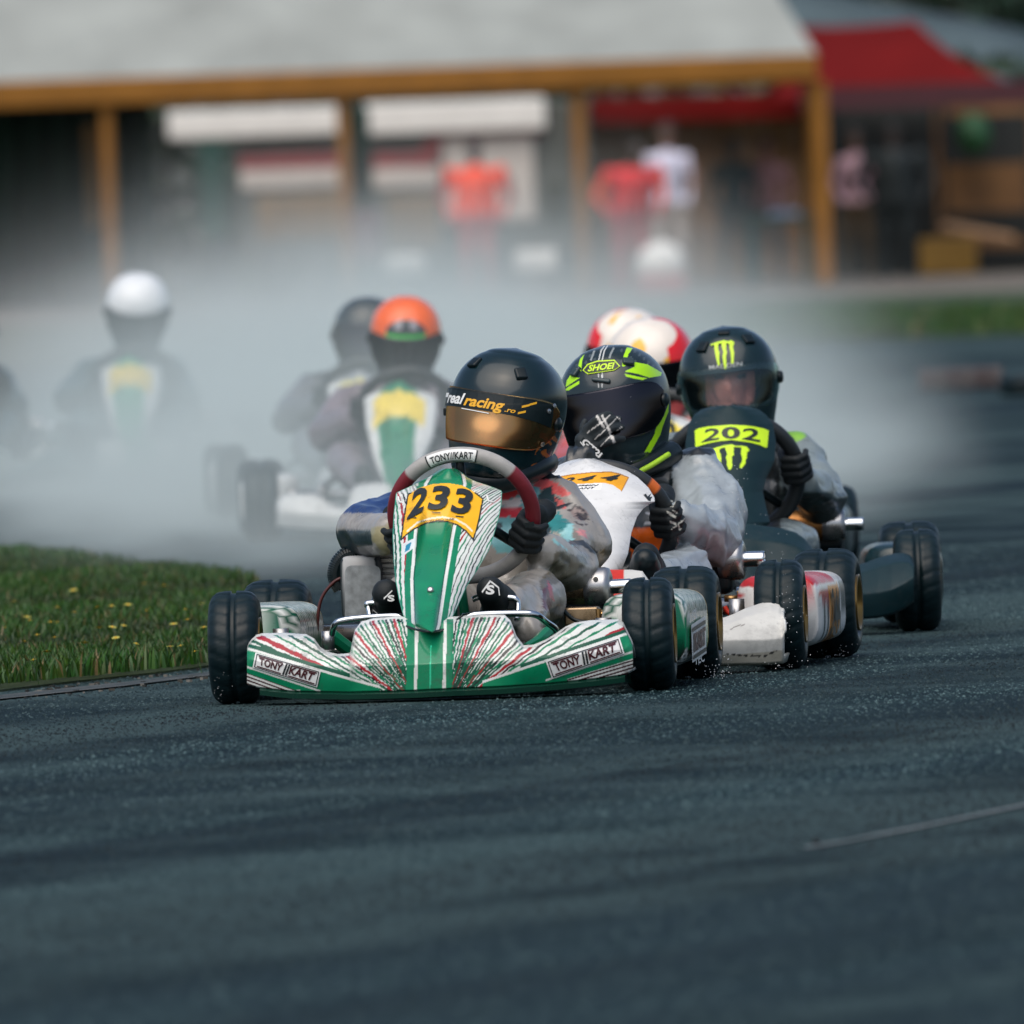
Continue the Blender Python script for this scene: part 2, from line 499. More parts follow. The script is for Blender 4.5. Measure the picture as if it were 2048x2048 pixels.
# ---------------------------------------------------------------- bodies
def capsule_body(caps, voxel=.008, smooth_it=6):
    """tapered capsules (p, q, rp, rq) merged into one continuous skin; returns V, F, N"""
    bm = bmesh.new()
    sph = []
    for la in (-90, -60, -30, 0, 30, 60, 90):
        for k in range(12 if abs(la) < 90 else 1):
            lo = 2 * math.pi * k / 12
            sph.append(Vector((math.cos(R(la)) * math.cos(lo), math.cos(R(la)) * math.sin(lo), math.sin(R(la)))))
    for c in caps:
        p, q, rp, rq = Vector(c[0]), Vector(c[1]), c[2], c[3]
        vs = [bm.verts.new(p + s * rp) for s in sph]
        if (p - q).length > 1e-5: vs += [bm.verts.new(q + s * rq) for s in sph]
        res = bmesh.ops.convex_hull(bm, input=vs, use_existing_faces=False)
        dead = [g for g in res['geom_interior'] + res['geom_unused'] if isinstance(g, bmesh.types.BMVert)]
        if dead: bmesh.ops.delete(bm, geom=list(set(dead)), context='VERTS')
    me = bpy.data.meshes.new('tmp'); bm.to_mesh(me); bm.free()
    ob = bpy.data.objects.new('tmp', me); COL.objects.link(ob)
    md = ob.modifiers.new('r', 'REMESH'); md.mode = 'VOXEL'; md.voxel_size = voxel; md.adaptivity = 0
    dg = bpy.context.evaluated_depsgraph_get(); ev = ob.evaluated_get(dg); m2 = ev.to_mesh()
    n = len(m2.vertices)
    V = np.empty(n * 3); m2.vertices.foreach_get('co', V); V = V.reshape(-1, 3)
    E = np.empty(len(m2.edges) * 2, np.int32); m2.edges.foreach_get('vertices', E); E = E.reshape(-1, 2)
    F = [tuple(p.vertices) for p in m2.polygons]
    ev.to_mesh_clear(); bpy.data.objects.remove(ob); bpy.data.meshes.remove(me)
    deg = np.zeros(n); np.add.at(deg, E[:, 0], 1); np.add.at(deg, E[:, 1], 1)
    for _ in range(smooth_it):
        S = np.zeros_like(V); np.add.at(S, E[:, 0], V[E[:, 1]]); np.add.at(S, E[:, 1], V[E[:, 0]])
        V = V * .4 + .6 * S / np.maximum(deg, 1)[:, None]
    F4 = np.array([f for f in F if len(f) == 4], np.int32)
    if len(F4) < len(F):
        F4 = np.array([f if len(f) == 4 else (f[0], f[1], f[2], f[2]) for f in F], np.int32)
    a = V[F4]; fn = np.cross(a[:, 2] - a[:, 0], a[:, 3] - a[:, 1])
    N = np.zeros_like(V)
    for k in range(4): np.add.at(N, F4[:, k], fn)
    N /= np.linalg.norm(N, axis=1)[:, None] + 1e-12
    return V, F4, N

def wrinkle(V, N, amp=.007, scale=13.0, seed=0.0, stretch=(1, 1, 1)):
    out = np.empty(len(V))
    st = Vector(stretch)
    for i, v in enumerate(V):
        p = Vector((v[0] * st.x, v[1] * st.y, v[2] * st.z)) * scale + Vector((seed, seed * .7, 0))
        w = Vector((noise.noise(p * .5), noise.noise(p * .5 + Vector((9, 3, 1))), noise.noise(p * .5 + Vector((2, 8, 5)))))
        a = noise.noise(p + w * 1.8)
        b2 = noise.noise(p * 1.9 + w * 2.5 + Vector((5, 1, 7)))
        f1 = max(0, 1 - abs(a) * 2.6); f2 = max(0, 1 - abs(b2) * 2.8)
        out[i] = f1 * f1 * (3 - 2 * f1) * .95 + f2 * f2 * (3 - 2 * f2) * .30 - .5
    return V + N * (out * amp)[:, None]

def arm_caps(sh, el, wr, r=(.068, .062, .060, .050)):
    sh, el, wr = Vector(sh), Vector(el), Vector(wr)
    return [(sh, el, r[0], r[1]), (el, wr, r[2], r[3])]

def body_caps(J, loose=1.0, head=True):
    """J: joints of a driver sitting in a kart, as Vectors"""
    V_ = lambda k: Vector(J[k])
    c = []
    pel, che, nek = V_('pelvis'), V_('chest'), V_('neck')
    ax = (V_('sr') - V_('sl')).normalized()
    c += [(pel - ax * .08, pel + ax * .08, .125, .125), (pel, che, .13, .14), (che - ax * .07, che + ax * .07, .125, .125)]
    c += [(V_('sl') * .8 + V_('sr') * .2, V_('sl') * .2 + V_('sr') * .8, .085, .085), (che, nek - Vector((0, 0, .07)), .12, .075), (nek, V_('head'), .058, .06)]
    if head:
        h = V_('head')
        c += [(h + Vector((0, 0, .03)), h + Vector((0, .03, .03)), .088, .085), (h + Vector((0, -.02, -.05)), h + Vector((0, .0, .0)), .062, .075)]
    for s in 'lr':
        L = loose
        c += arm_caps(V_('s' + s), V_('e' + s), V_('w' + s), (.070 * L, .064 * L, .062 * L, .047 * L))
        c += [(V_('h' + s), V_('k' + s), .092, .070 * L), (V_('k' + s), V_('a' + s), .068 * L, .048)]
    return c

def shoe(parent, an, toe, paint=None, m=None):
    an, toe = Vector(an), Vector(toe)
    up = Vector((0, .35, 1)).normalized()
    V, F, N = capsule_body([(an, an + (toe - an) * .3, .046, .044), (an - up * .02, toe, .042, .034), (an + (toe - an) * .5, toe, .040, .036)], .006, 5)
    c = np.tile(np.array((.010, .014, .016)), (len(V), 1))
    if paint is not None: c = paint(V, c)
    return mk('shoe', V, F, m or M_glove, parent, cols=c)

# gloved hand closed round a bar; canonical: bar along X at origin, viewer side -Y, wrist at +Y/-Z
def fist_caps(mirror=1):
    c = []
    xs = (-.033, -.011, .011, .031); ln = (1.0, 1.1, 1.05, .88)
    for x, l in zip(xs, ln):
        k = Vector((x, .030, .026)); a = Vector((x * 1.02, -.004, .040 * l)); b = Vector((x * 1.02, -.036 * l, .012)); d = Vector((x, -.030, -.018 * l)); e = Vector((x, -.008, -.030))
        c += [(k, a, .0125, .0118), (a, b, .0118, .0108), (b, d, .0106, .0100), (d, e, .0098, .009)]
        c += [(k, Vector((x * .7, .075, -.005)), .0125, .016)]
    c += [(Vector((-.02, .05, .005)), Vector((.02, .05, .005)), .022, .022), (Vector((-.012, .082, -.012)), Vector((.012, .082, -.012)), .024, .024), (Vector((0, .085, -.015)), Vector((0, .125, -.03)), .028, .031)]
    t = mirror
    c += [(Vector((t * -.030, .060, -.004)), Vector((t * -.052, .022, .002)), .017, .0135), (Vector((t * -.052, .022, .002)), Vector((t * -.046, -.016, .018)), .013, .0115), (Vector((t * -.046, -.016, .018)), Vector((t * -.030, -.032, .012)), .0112, .0098)]
    return c

def glove(parent, caps, M, paint=None, voxel=.0038):
    V, F, N = capsule_body(caps, voxel, 3)
    Mx = np.array(M.to_3x3()); V = V @ Mx.T + np.array(M.translation)
    c = np.tile(np.array((.010, .014, .016)), (len(V), 1))
    if paint is not None: c = paint(V, c)
    return mk('glove', V, F, M_glove, parent, cols=c)

def frame_m(p, xax, toward):
    """matrix with X along xax, -Y towards `toward`"""
    x = Vector(xax).normalized(); y = -(Vector(toward) - x * Vector(toward).dot(x)).normalized(); z = x.cross(y)
    m = Matrix((x, y, z)).transposed().to_4x4(); m.translation = Vector(p)
    return m

# ---------------------------------------------------------------- helmets
HZ = [-.158, -.150, -.125, -.09, -.05, -.01, .03, .07, .10, .125, .145, .158, .165]
HW = [.075, .090, .104, .114, .124, .131, .134, .129, .117, .098, .072, .042, .0]
HF = [.118, .132, .148, .153, .150, .143, .138, .130, .116, .096, .070, .041, .0]
HB = [.075, .095, .125, .147, .163, .172, .174, .166, .148, .122, .088, .050, .0]
def helm_pt(a, z, off=0.0):
    """a: azimuth from straight ahead (-Y), z: height; on the shell, pushed out by off"""
    a, z = np.asarray(a, float), np.asarray(z, float)
    def raw(a, z):
        w, f, b = crom(HZ, HW, z), crom(HZ, HF, z), crom(HZ, HB, z)
        s, c = np.sin(a), np.cos(a)
        e = 2.25
        d = np.where(c > 0, f, b)
        r = 1 / (np.abs(s / np.maximum(w, 1e-4)) ** e + np.abs(c / np.maximum(d, 1e-4)) ** e) ** (1 / e)
        return np.stack([r * s, -r * c, z], -1)
    p = raw(a, z)
    if off:
        e = 1e-3
        da = raw(a + e, z) - raw(a - e, z); z1, z0 = np.minimum(z + e, .1649), np.maximum(z - e, -.158)
        dz = raw(a, z1) - raw(a, z0)
        n = np.cross(da, dz); n /= np.linalg.norm(n, axis=-1)[..., None] + 1e-12
        p = p + n * off
    return p

def helmet(person, kart, c, yaw=0, pitch=0, roll=0, s=1.0, paint=None, vis=None, lowres=False, port=True, zs=-.012, hv=.062):
    """yaw: + turns the face to the viewer's left... all in degrees. Returns helmet object and a mapper"""
    Mh = Matrix.Translation(Vector(c)) @ Matrix.Rotation(R(roll), 4, 'Y') @ Matrix.Rotation(R(-yaw), 4, 'Z') @ Matrix.Rotation(R(pitch), 4, 'X') @ Matrix.Scale(s, 4)
    A = np.array(Mh)
    tf = lambda p: p @ A[:3, :3].T + A[:3, 3]
    na, nz = (150, 100) if lowres else (380, 230)
    a = np.linspace(-np.pi, np.pi, na, endpoint=False)
    tt = np.linspace(0, 1, nz); z = -.158 + .323 * (1 - (1 - tt) ** 1.6) if True else tt
    aa, zz = np.meshgrid(a, z, indexing='ij')
    V = helm_pt(aa, zz).reshape(-1, 3)
    F = gridF(na, nz, wrap=True)
    if port:
        af, zf = aa.ravel()[F].mean(1), zz.ravel()[F].mean(1)
        af = np.where(np.abs(aa.ravel()[F]).max(1) > 3, np.pi, af)
        hole = (np.abs(af) / 1.20) ** 4 + (np.abs(zf - .002 - zs) / (hv - .012)) ** 4 < 1
        F = F[~hole]
    W = tf(V)
    cols = np.tile(np.array(INK, float), (len(W), 1))
    if paint is not None: cols = paint(W, aa.ravel(), zz.ravel(), cols)
    h = mk('helmet', W, F, M_helmet, person, cols=cols)
    if True:
        sm = h.modifiers.new('solid', 'SOLIDIFY'); sm.thickness = .012; sm.offset = -1
    surf = lambda x, y, off=.002: tf(helm_pt(x, y, off))
    if vis is not None:
        n1, n2 = (90, 30)
        u, v = np.meshgrid(np.linspace(-1, 1, n1), np.linspace(-1, 1, n2), indexing='ij')
        az = u * 1.52
        hh = hv * (1 - np.abs(u) ** 5 * .62)
        zc = zs + .004 + .016 * np.abs(u) ** 2
        Vv = tf(helm_pt(az, zc + v * hh, .0065)).reshape(-1, 3)
        vo = mk('visor', Vv, gridF(n1, n2), vis, h)
        sm = vo.modifiers.new('solid', 'SOLIDIFY'); sm.thickness = .002; sm.offset = -1
        for sx in (-1, 1):
            b = MB()
            p = Vector(tf(helm_pt(sx * 1.50, zs + .02, .009))); o = (p - Vector(c)); o.z = 0; o.normalize()
            M3 = o.to_track_quat('Z', 'Y').to_matrix()
            b.lathe([(.017, -.008), (.017, .002), (.012, .006), (.001, .006)], 18, 'Z', c=p, M=M3)
            b.build('visor_pivot', M_black, h, smooth=True)
    return h, surf

# ================================================================== SETTING
def ground_sheet(name, poly, z, m, kind='structure'):
    from mathutils.geometry import tessellate_polygon
    tri = tessellate_polygon([[Vector((x, y, 0)) for x, y in poly]])
    o = mk(name, [(x, y, z) for x, y in poly], [tuple(t) for t in tri], m, None, smooth=False)
    # facing up
    if o.data.polygons[0].normal.z < 0: o.data.flip_normals()
    return tag(o, kind=kind)

def ground_mat(name, c1, c2, scale, rough, bumps, spec=.5, fine=170.0, patch=.35, rough2=None):
    m = bpy.data.materials.new(name); m.use_nodes = True
    nt = m.node_tree; b = nt.nodes['Principled BSDF']; b.inputs['Specular IOR Level'].default_value = spec
    tc = nt.nodes.new('ShaderNodeTexCoord')
    n1 = nt.nodes.new('ShaderNodeTexNoise'); n1.inputs['Scale'].default_value = scale; n1.inputs['Detail'].default_value = 3; n1.inputs['Roughness'].default_value = .55
    n2 = nt.nodes.new('ShaderNodeTexNoise'); n2.inputs['Scale'].default_value = fine; n2.inputs['Detail'].default_value = 3
    n3 = nt.nodes.new('ShaderNodeTexVoronoi'); n3.inputs['Scale'].default_value = fine * .45
    mpg = nt.nodes.new('ShaderNodeMapping'); mpg.vector_type = 'TEXTURE'; mpg.inputs['Rotation'].default_value = (0, 0, R(73)); mpg.inputs['Scale'].default_value = (9, .62, 1)
    nt.links.new(tc.outputs['Object'], mpg.inputs['Vector']); nt.links.new(mpg.outputs[0], n1.inputs['Vector'])
    for n in (n2, n3): nt.links.new(tc.outputs['Object'], n.inputs['Vector'])
    n1.inputs['Distortion'].default_value = .8
    n4 = nt.nodes.new('ShaderNodeTexNoise'); n4.inputs['Scale'].default_value = scale * 2.2; n4.inputs['Detail'].default_value = 4
    nt.links.new(tc.outputs['Object'], n4.inputs['Vector'])
    av = nt.nodes.new('ShaderNodeMath'); av.operation = 'MULTIPLY_ADD'; av.inputs[1].default_value = .45
    sb = nt.nodes.new('ShaderNodeMath'); sb.operation = 'SUBTRACT'; sb.inputs[1].default_value = .225
    nt.links.new(n1.outputs['Fac'], sb.inputs[0]); nt.links.new(n4.outputs['Fac'], av.inputs[0]); nt.links.new(sb.outputs[0], av.inputs[2])
    cr = nt.nodes.new('ShaderNodeValToRGB')
    cr.color_ramp.elements[0].position = .5 - patch / 2; cr.color_ramp.elements[0].color = (*c1, 1)
    cr.color_ramp.elements[1].position = .5 + patch / 2; cr.color_ramp.elements[1].color = (*c2, 1)
    nt.links.new(av.outputs[0], cr.inputs[0])
    mr = nt.nodes.new('ShaderNodeMapRange'); mr.inputs['From Min'].default_value = .3; mr.inputs['From Max'].default_value = .7
    mr.inputs['To Min'].default_value = .45; mr.inputs['To Max'].default_value = 1.55
    nt.links.new(n2.outputs['Fac'], mr.inputs['Value'])
    mx = nt.nodes.new('ShaderNodeMix'); mx.data_type = 'RGBA'; mx.blend_type = 'MULTIPLY'; mx.inputs['Factor'].default_value = 1
    nt.links.new(cr.outputs[0], mx.inputs[6]); nt.links.new(mr.outputs[0], mx.inputs[7]); nt.links.new(mx.outputs[2], b.inputs['Base Color'])
    rr = nt.nodes.new('ShaderNodeMapRange'); rr.inputs['From Min'].default_value = .35; rr.inputs['From Max'].default_value = .65
    rr.inputs['To Min'].default_value = rough; rr.inputs['To Max'].default_value = rough2 if rough2 else rough
    nt.links.new(n1.outputs['Fac'], rr.inputs['Value']); nt.links.new(rr.outputs[0], b.inputs['Roughness'])
    ad = nt.nodes.new('ShaderNodeMath'); ad.operation = 'ADD'
    nt.links.new(n2.outputs['Fac'], ad.inputs[0]); nt.links.new(n3.outputs['Distance'], ad.inputs[1])
    bp = nt.nodes.new('ShaderNodeBump'); bp.inputs['Strength'].default_value = bumps; bp.inputs['Distance'].default_value = .004
    nt.links.new(ad.outputs[0], bp.inputs['Height']); nt.links.new(bp.outputs[0], b.inputs['Normal'])
    return m

M_ground = ground_mat('paddock_gravel', (.10, .085, .065), (.16, .14, .11), .6, .9, .5)
M_asphalt = ground_mat('wet_asphalt', (.0012, .010, .012), (.034, .060, .062), .50, .60, .9, spec=.10, patch=.16, rough2=.85)
M_turf = ground_mat('turf_soil', (.012, .030, .006), (.03, .05, .010), 3.0, .9, .6, fine=60)
ground_sheet('ground', [(-3000, -200), (3000, -200), (3000, 5000), (-3000, 5000)], -.010, M_ground)
ground_sheet('asphalt_track', [(-60, -60), (60, -60), (60, 152), (-60, 152)], 0.0, M_asphalt)
fg0, fg1 = G(1300, 690), G(2048, 690)
ground_sheet('far_grass_field', [(-60, 151), (60, 147), (60, 200), (-60, 204)], .006, M_turf)

# near verge of grass inside the bend
VERGE_PX = [(-260, 1088), (0, 1120), (140, 1140), (300, 1160), (400, 1176), (470, 1190), (505, 1212), (500, 1250), (470, 1305), (428, 1334), (300, 1350), (150, 1366), (0, 1384), (-260, 1408)]
verge = [(G(x, y).x, G(x, y).y) for x, y in VERGE_PX]
vb = bmesh.new()
top = [vb.verts.new((x, y, .006)) for x, y in verge]; bot = [vb.verts.new((x, y, -.005)) for x, y in verge]
vb.faces.new(top)
for i in range(len(verge)):
    j = (i + 1) % len(verge); vb.faces.new((bot[i], bot[j], top[j], top[i]))
bmesh.ops.recalc_face_normals(vb, faces=vb.faces)
vm = bpy.data.meshes.new('grass_verge'); vb.to_mesh(vm); vb.free(); vm.materials.append(M_turf)
tag(link(bpy.data.objects.new('verge_ground', vm)), kind='structure')

# pale worn seam lines of the track surface
M_seam = ground_mat('worn_seam', (.07, .09, .09), (.17, .19, .19), 6.0, .6, .5, spec=.3)
def strip(name, px, w, z, m):
    pts = [G(x, y) for x, y in px]
    V = []; 
    for i, p in enumerate(pts):
        V += [(p.x, p.y - w / 2, z), (p.x, p.y + w / 2, z)]
    F = [(2 * i, 2 * i + 2, 2 * i + 3, 2 * i + 1) for i in range(len(pts) - 1)]
    return tag(mk(name, V, F, m, None, smooth=False), kind='structure')
strip('track_seam', [(1610, 1699), (1700, 1684), (1850, 1655), (2150, 1592)], .11, .004, M_seam)
strip('track_edge_marking', [(-100, 1408), (60, 1391), (250, 1371), (428, 1349), (520, 1318)], .45, .0045, ground_mat('dusty_edge', (.022, .032, .032), (.085, .09, .085), 8.0, .7, .5, spec=.2))

# ------------------------------------------------------------------ blades of grass
def grass(name, poly, n, hmin, hmax, wid, m, seed, z=.02, lean=.35):
    g = np.random.default_rng(seed)
    xs = np.array([p[0] for p in poly]); ys = np.array([p[1] for p in poly])
    X = g.uniform(xs.min(), xs.max(), n * 3); Y = g.uniform(ys.min(), ys.max(), n * 3)
    k = inpoly(X, Y, poly); X, Y = X[k][:n], Y[k][:n]; n = len(X)
    cl = np.sin(X * 7.1 + np.sin(Y * 2.3) * 2) * .5 + np.sin(X * 2.7 - Y * 1.1) * .5
    H = g.uniform(hmin, hmax, n) * (1 + .3 * cl); A = g.uniform(0, 2 * np.pi, n); L = g.uniform(.1, lean, n) * H * 1.6; B = g.uniform(0, 2 * np.pi, n)
    w = wid * g.uniform(.6, 1.3, n)
    dx, dy = np.cos(A) * w, np.sin(A) * w; lx, ly = np.cos(B) * L, np.sin(B) * L
    V = np.empty((n, 5, 3))
    V[:, 0] = np.stack([X - dx, Y - dy, np.full(n, z)], -1); V[:, 1] = np.stack([X + dx, Y + dy, np.full(n, z)], -1)
    V[:, 2] = np.stack([X - dx * .7 + lx * .35, Y - dy * .7 + ly * .35, z + H * .6], -1); V[:, 3] = np.stack([X + dx * .7 + lx * .35, Y + dy * .7 + ly * .35, z + H * .6], -1)
    V[:, 4] = np.stack([X + lx, Y + ly, z + H], -1)
    b = np.arange(n)[:, None] * 5
    F = np.concatenate([b + np.array([[0, 1, 3]]), b + np.array([[0, 3, 2]]), b + np.array([[2, 3, 4]])])
    dry = (g.uniform(0, 1, n) < .05)[:, None]
    c = np.array((.0072, .046, .0006)) * (1 + .5 * cl[:, None]) * g.uniform(.6, 1.6, (n, 1)) + np.array((.03, .02, 0)) * g.uniform(0, 1, (n, 1)) ** 2
    c = np.where(dry, np.array((.13, .09, .03)), c)
    o = mk(name, V.reshape(-1, 3), F, m, None, smooth=False, cols=np.repeat(np.clip(c, 0, 1), 5, 0))
    return tag(o, kind='stuff')
M_blade = mat('grass_blade', None, .55, var=.2, vscale=3)
vcx, vcy = np.mean([p[0] for p in verge]), np.mean([p[1] for p in verge])
verge2 = [(x + .05 * np.sign(x - vcx), y + (.14 if y > vcy else -.12)) for x, y in verge]
grass('grass', verge2, 95000, .022, .060, .0042, M_blade, 3)
grass('far_grass', [(-1.5, 151.2), (7, 147.6), (7, 172), (-1.5, 172)], 26000, .06, .12, .012, M_blade, 5)

# flowers in the verge
fl_v, fl_f, fl_c = [], [], []
fm = MB(); fm.col = (.03, .09, .01); fm.tube([(0, 0, 0), (.004, 0, .06), (.0, .004, .115)], .0018, 5)
for k in range(11):
    q = 2 * math.pi * k / 11; a = Vector((math.cos(q), math.sin(q), 0)); t = Vector((-a.y, a.x, 0)); z = Vector((0, .004, .115))
    fm.col = (.40, .40, .08); n = len(fm.v)
    fm.add([z + a * .003, z + a * .012 + t * .0045 + Vector((0, 0, .004)), z + a * .019 + Vector((0, 0, .001)), z + a * .012 - t * .0045 + Vector((0, 0, .004))], [(0, 1, 2, 3)])
fm.col = (.6, .35, .01); fm.lathe([(.005, .113), (.006, .117), (.003, .121), (0.0005, .122)], 8, 'Z', c=(0, .004, 0))
f0 = fm.build('meadow_flower', M_blade, None, cols=True)
fpx = [(283, 1174), (106, 1222), (54, 1236), (56, 1250), (132, 1247), (144, 1236), (10, 1259), (84, 1284), (112, 1284), (106, 1252), (36, 1288), (165, 1300), (204, 1224), (219, 1224), (255, 1223), (291, 1231), (309, 1219), (370, 1229), (350, 1255), (378, 1245), (418, 1268), (242, 1263), (205, 1268), (216, 1270), (345, 1300), (374, 1297), (404, 1308), (263, 1298), (98, 1317), (412, 1212), (155, 1186), (330, 1186), (20, 1205), (78, 1330), (240, 1292)]
for i, (x, y) in enumerate(fpx):
    o = f0 if i == 0 else link(f0.copy())
    p = G(x, y + 46); o.location = (p.x, p.y, .01); o.rotation_euler = (rnd.uniform(-.2, .35), rnd.uniform(-.25, .25), rnd.uniform(0, 6)); s = rnd.uniform(.4, .75); o.scale = (s, s, rnd.uniform(.5, .7))
    tag(o, 'small pale yellow flower on a thin stem in the grass verge', 'flower', 'flowers in the grass verge')

# crumbs at the track edge
cr = MB()
for k in range(170):
    t = rnd.random(); x = 20 + 430 * t; y = 1384 - 45 * t + rnd.gauss(4, 9)
    if y < 1384 - 55 * t - 6: continue
    p = G(x, y); s = rnd.choice((.002, .003, .005, .008))
    M3 = Matrix.Rotation(rnd.uniform(0, 6), 3, 'Z')
    cr.col = rnd.choice(((.02, .022, .02), (.05, .045, .035), (.16, .15, .13)))
    cr.box((p.x, p.y, s * .4), (s * rnd.uniform(.8, 2), s * rnd.uniform(.8, 1.6), s * .8), M=M3)
tag(cr.build('gravel', M_cloth, None, cols=True), kind='stuff')
pb = bmesh.new(); bmesh.ops.create_icosphere(pb, subdivisions=2, radius=.009)
for v in pb.verts: v.co *= 1 + .25 * noise.noise(v.co * 130)
pm = bpy.data.meshes.new('pebble'); pb.to_mesh(pm); pb.free(); pm.materials.append(M_blackm)
po = link(bpy.data.objects.new('pebble', pm)); po.location = G(1633, 1688) + Vector((0, 0, .005)); po.scale = (1, 1, .8)
tag(po, 'small dark pebble lying alone on the wet track', 'pebble')

# stone chips standing out of the worn asphalt where the picture is sharp
def chips(name, n, y0, y1, xw, seed):
    g = np.random.default_rng(seed)
    Y = g.uniform(y0, y1, n); X = g.uniform(-1, 1, n) * xw * Y / 50 + .0
    k = ~inpoly(X, Y, verge); X, Y = X[k], Y[k]; n = len(X)
    r = g.uniform(.0022, .0065, n) * g.uniform(.6, 1.2, n); h = r * g.uniform(.25, .75, n); A = g.uniform(0, 6.28, n)
    V = np.empty((n, 5, 3))
    for q in range(4):
        rr = r * g.uniform(.7, 1.2, n); V[:, q] = np.stack([X + rr * np.cos(A + q * 1.571), Y + rr * np.sin(A + q * 1.571), np.full(n, -.001)], -1)
    V[:, 4] = np.stack([X + r * .25 * np.cos(A * 3), Y + r * .25 * np.sin(A * 3), h], -1)
    b = np.arange(n)[:, None] * 5
    F = np.concatenate([b + np.array([[q, (q + 1) % 4, 4]]) for q in range(4)])
    t = g.uniform(0, 1, (n, 1)) ** 2.2
    sx_, sy_ = X * .957 - Y * .292, X * .292 + Y * .957
    bd = np.array([noise.noise((a * 1.5, b_ * .10, 0)) + .6 * noise.noise((a * 3.7, b_ * .22, 5)) for a, b_ in zip(sx_, sy_)])[:, None]
    c = (np.array((.003, .013, .015)) * (1 - t) + np.array((.055, .090, .092)) * t) * np.clip(1.0 + 1.4 * bd, .3, 2.0)
    return tag(mk(name, V.reshape(-1, 3), F, mat('stone_chip', None, .55, var=.1, spec=.25), None, smooth=False, cols=np.repeat(c, 5, 0)), kind='stuff')
chips('stone_chips', 210000, 29.5, 68, 1.32, 21)

# ================================================================== KART 233
c0 = G(889, 1394)
KA = Kart(c0.x, c0.y, R(-5.2))
kart = empty('racing_kart', KA.O, KA.phi)
tag(kart, 'green and white zebra striped kart with yellow number 233, leading the pack', 'kart', 'racing karts')

def build_wheels(k, xf=.5065, xr=.51, wb=1.05, rimc='gold', steer=0.0):
    for sx in (-1, 1):
        wheel(k, sx * xf, 0, False, rimc, steer)
        wheel(k, sx * xr, wb, True, rimc)

def chassis(k, tray=TEAL, frame=None, seatcol=None, xf=.5065):
    fm = frame or mat('green_frame_paint', (0.004, .16, .075), .3, coat=.4)
    b = MB(); b.box((0, .38, .042), (.56, .98, .006)); b.build('floor_tray', M_black, k, bevel=.004)
    b = MB()
    for s in (-1, 1):
        b.tube(curve_pts([(s * .30, -.08, .06), (s * .30, .25, .06), (s * .26, .7, .07), (s * .28, 1.12, .10)]), .015)
        b.tube([(s * .30, -.03, .06), (s * .37, -.02, .10), (s * .40, 0, .135)], .017)
        b.tube(curve_pts([(s * .30, .18, .06), (s * .48, .22, .10), (s * .50, .5, .11), (s * .48, .8, .11), (s * .28, .86, .07)]), .011)
    for y in (-.08, .22, .62, 1.1): b.tube([(-.29, y, .062), (.29, y, .062)], .014)
    for y, x1 in ((0.0, .02), (.52, .03)): b.tube([(x1, .1 + y * .6, .07), (0, .26 + y * .25, .40)], .012)
    b.build('chassis_frame', fm, k, smooth=True)
    b = MB(); b.tube([(-.50, 1.05, .139), (.50, 1.05, .139)], .022, 14)
    for s in (-1, 1): b.tube([(s * .28, 1.05, .139), (s * .30, 1.05, .139)], .05, 18)
    b.build('rear_axle', M_steel, k, smooth=True)
    for s in (-1, 1):
        b = MB(); b.tube([(s * .395, 0, .10), (s * .395, 0, .18)], .020, 12); b.tube([(s * .395, 0, .137), (s * .50, 0, .137)], .013, 10)
        b.tube([(s * .40, .03, .12), (s * .03, .14, .12)], .007, 8)
        b.build('stub_axle', M_steel, k, smooth=True)
    # seat shell
    V, F = [], []
    nu, nv = 15, 14
    for i in range(nu):
        u = -1 + 2 * i / (nu - 1)
        for j in range(nv):
            v = j / (nv - 1)
            y = .66 + .38 * min(1, v * 1.6) + .16 * max(0, v - .5); z = .06 + .02 * (1 - v) + (max(0, v - .42) ** 1.1) * .62
            wdt = .20 - .02 * v
            zz = z + .16 * abs(u) ** 3 * (1 - v) ; yy = y - .13 * abs(u) ** 2.5 * max(0, v - .3)
            V.append((u * wdt, yy, zz)); 
    o = mk('seat', V, gridF(nu, nv), mat('seat_shell', (.012, .014, .015), .35, coat=.3), k, solid=.006)
    b = MB(); b.tube(curve_pts([(-.55, 1.22, .14), (-.50, 1.27, .14), (0, 1.29, .14), (.50, 1.27, .14), (.55, 1.22, .14)]), .02)
    b.tube(curve_pts([(-.3, 1.12, .1), (-.28, 1.2, .16), (-.2, 1.26, .2), (.2, 1.26, .2), (.28, 1.2, .16), (.3, 1.12, .1)]), .012)
    b.build('rear_bumper', M_blackm, k, smooth=True)

def silencer(k, p, r=.041, ln=.16, out=.045, tip=.017, col=None, px=(1, 0, 0)):
    """exhaust can lying across the kart with its outlet pipe"""
    M3 = Vector(px).to_track_quat('Z', 'Y').to_matrix()
    b = MB(); b.lathe([(.001, -ln), (r * .8, -ln), (r * .97, -ln + .012), (r, -ln + .02), (r, -.002)], 32, c=p, M=M3)
    o = b.build('exhaust_silencer', col or M_bronze, k, smooth=True)
    b = MB(); b.lathe([(r * 1.01, -.045), (r * 1.04, -.044), (r * 1.05, -.03), (r * 1.05, .004), (r * .98, .014), (r * .8, .018), (tip, .018)], 32, c=p, M=M3)
    b.build('end_cap', M_steel, o, smooth=True)
    b = MB(); b.lathe([(tip, 0), (tip, out + .012), (tip * .95, out + .016), (tip * .72, out + .014), (tip * .7, .01)], 24, c=p, M=M3)
    b.build('outlet_pipe', M_chrome, o, smooth=True)
    q = Vector(p) + Vector((0, -r * .95, r * .42)) + M3 @ Vector((0, 0, -.016))
    b = MB(); b.lathe([(.006, 0), (.0065, .004), (.001, .0045)], 12, c=q, M=Vector((0, -1, .45)).to_track_quat('Z', 'Y').to_matrix())
    b.build('bolt', M_black, o)
    return o

build_wheels(kart, steer=R(2.0))
chassis(kart)

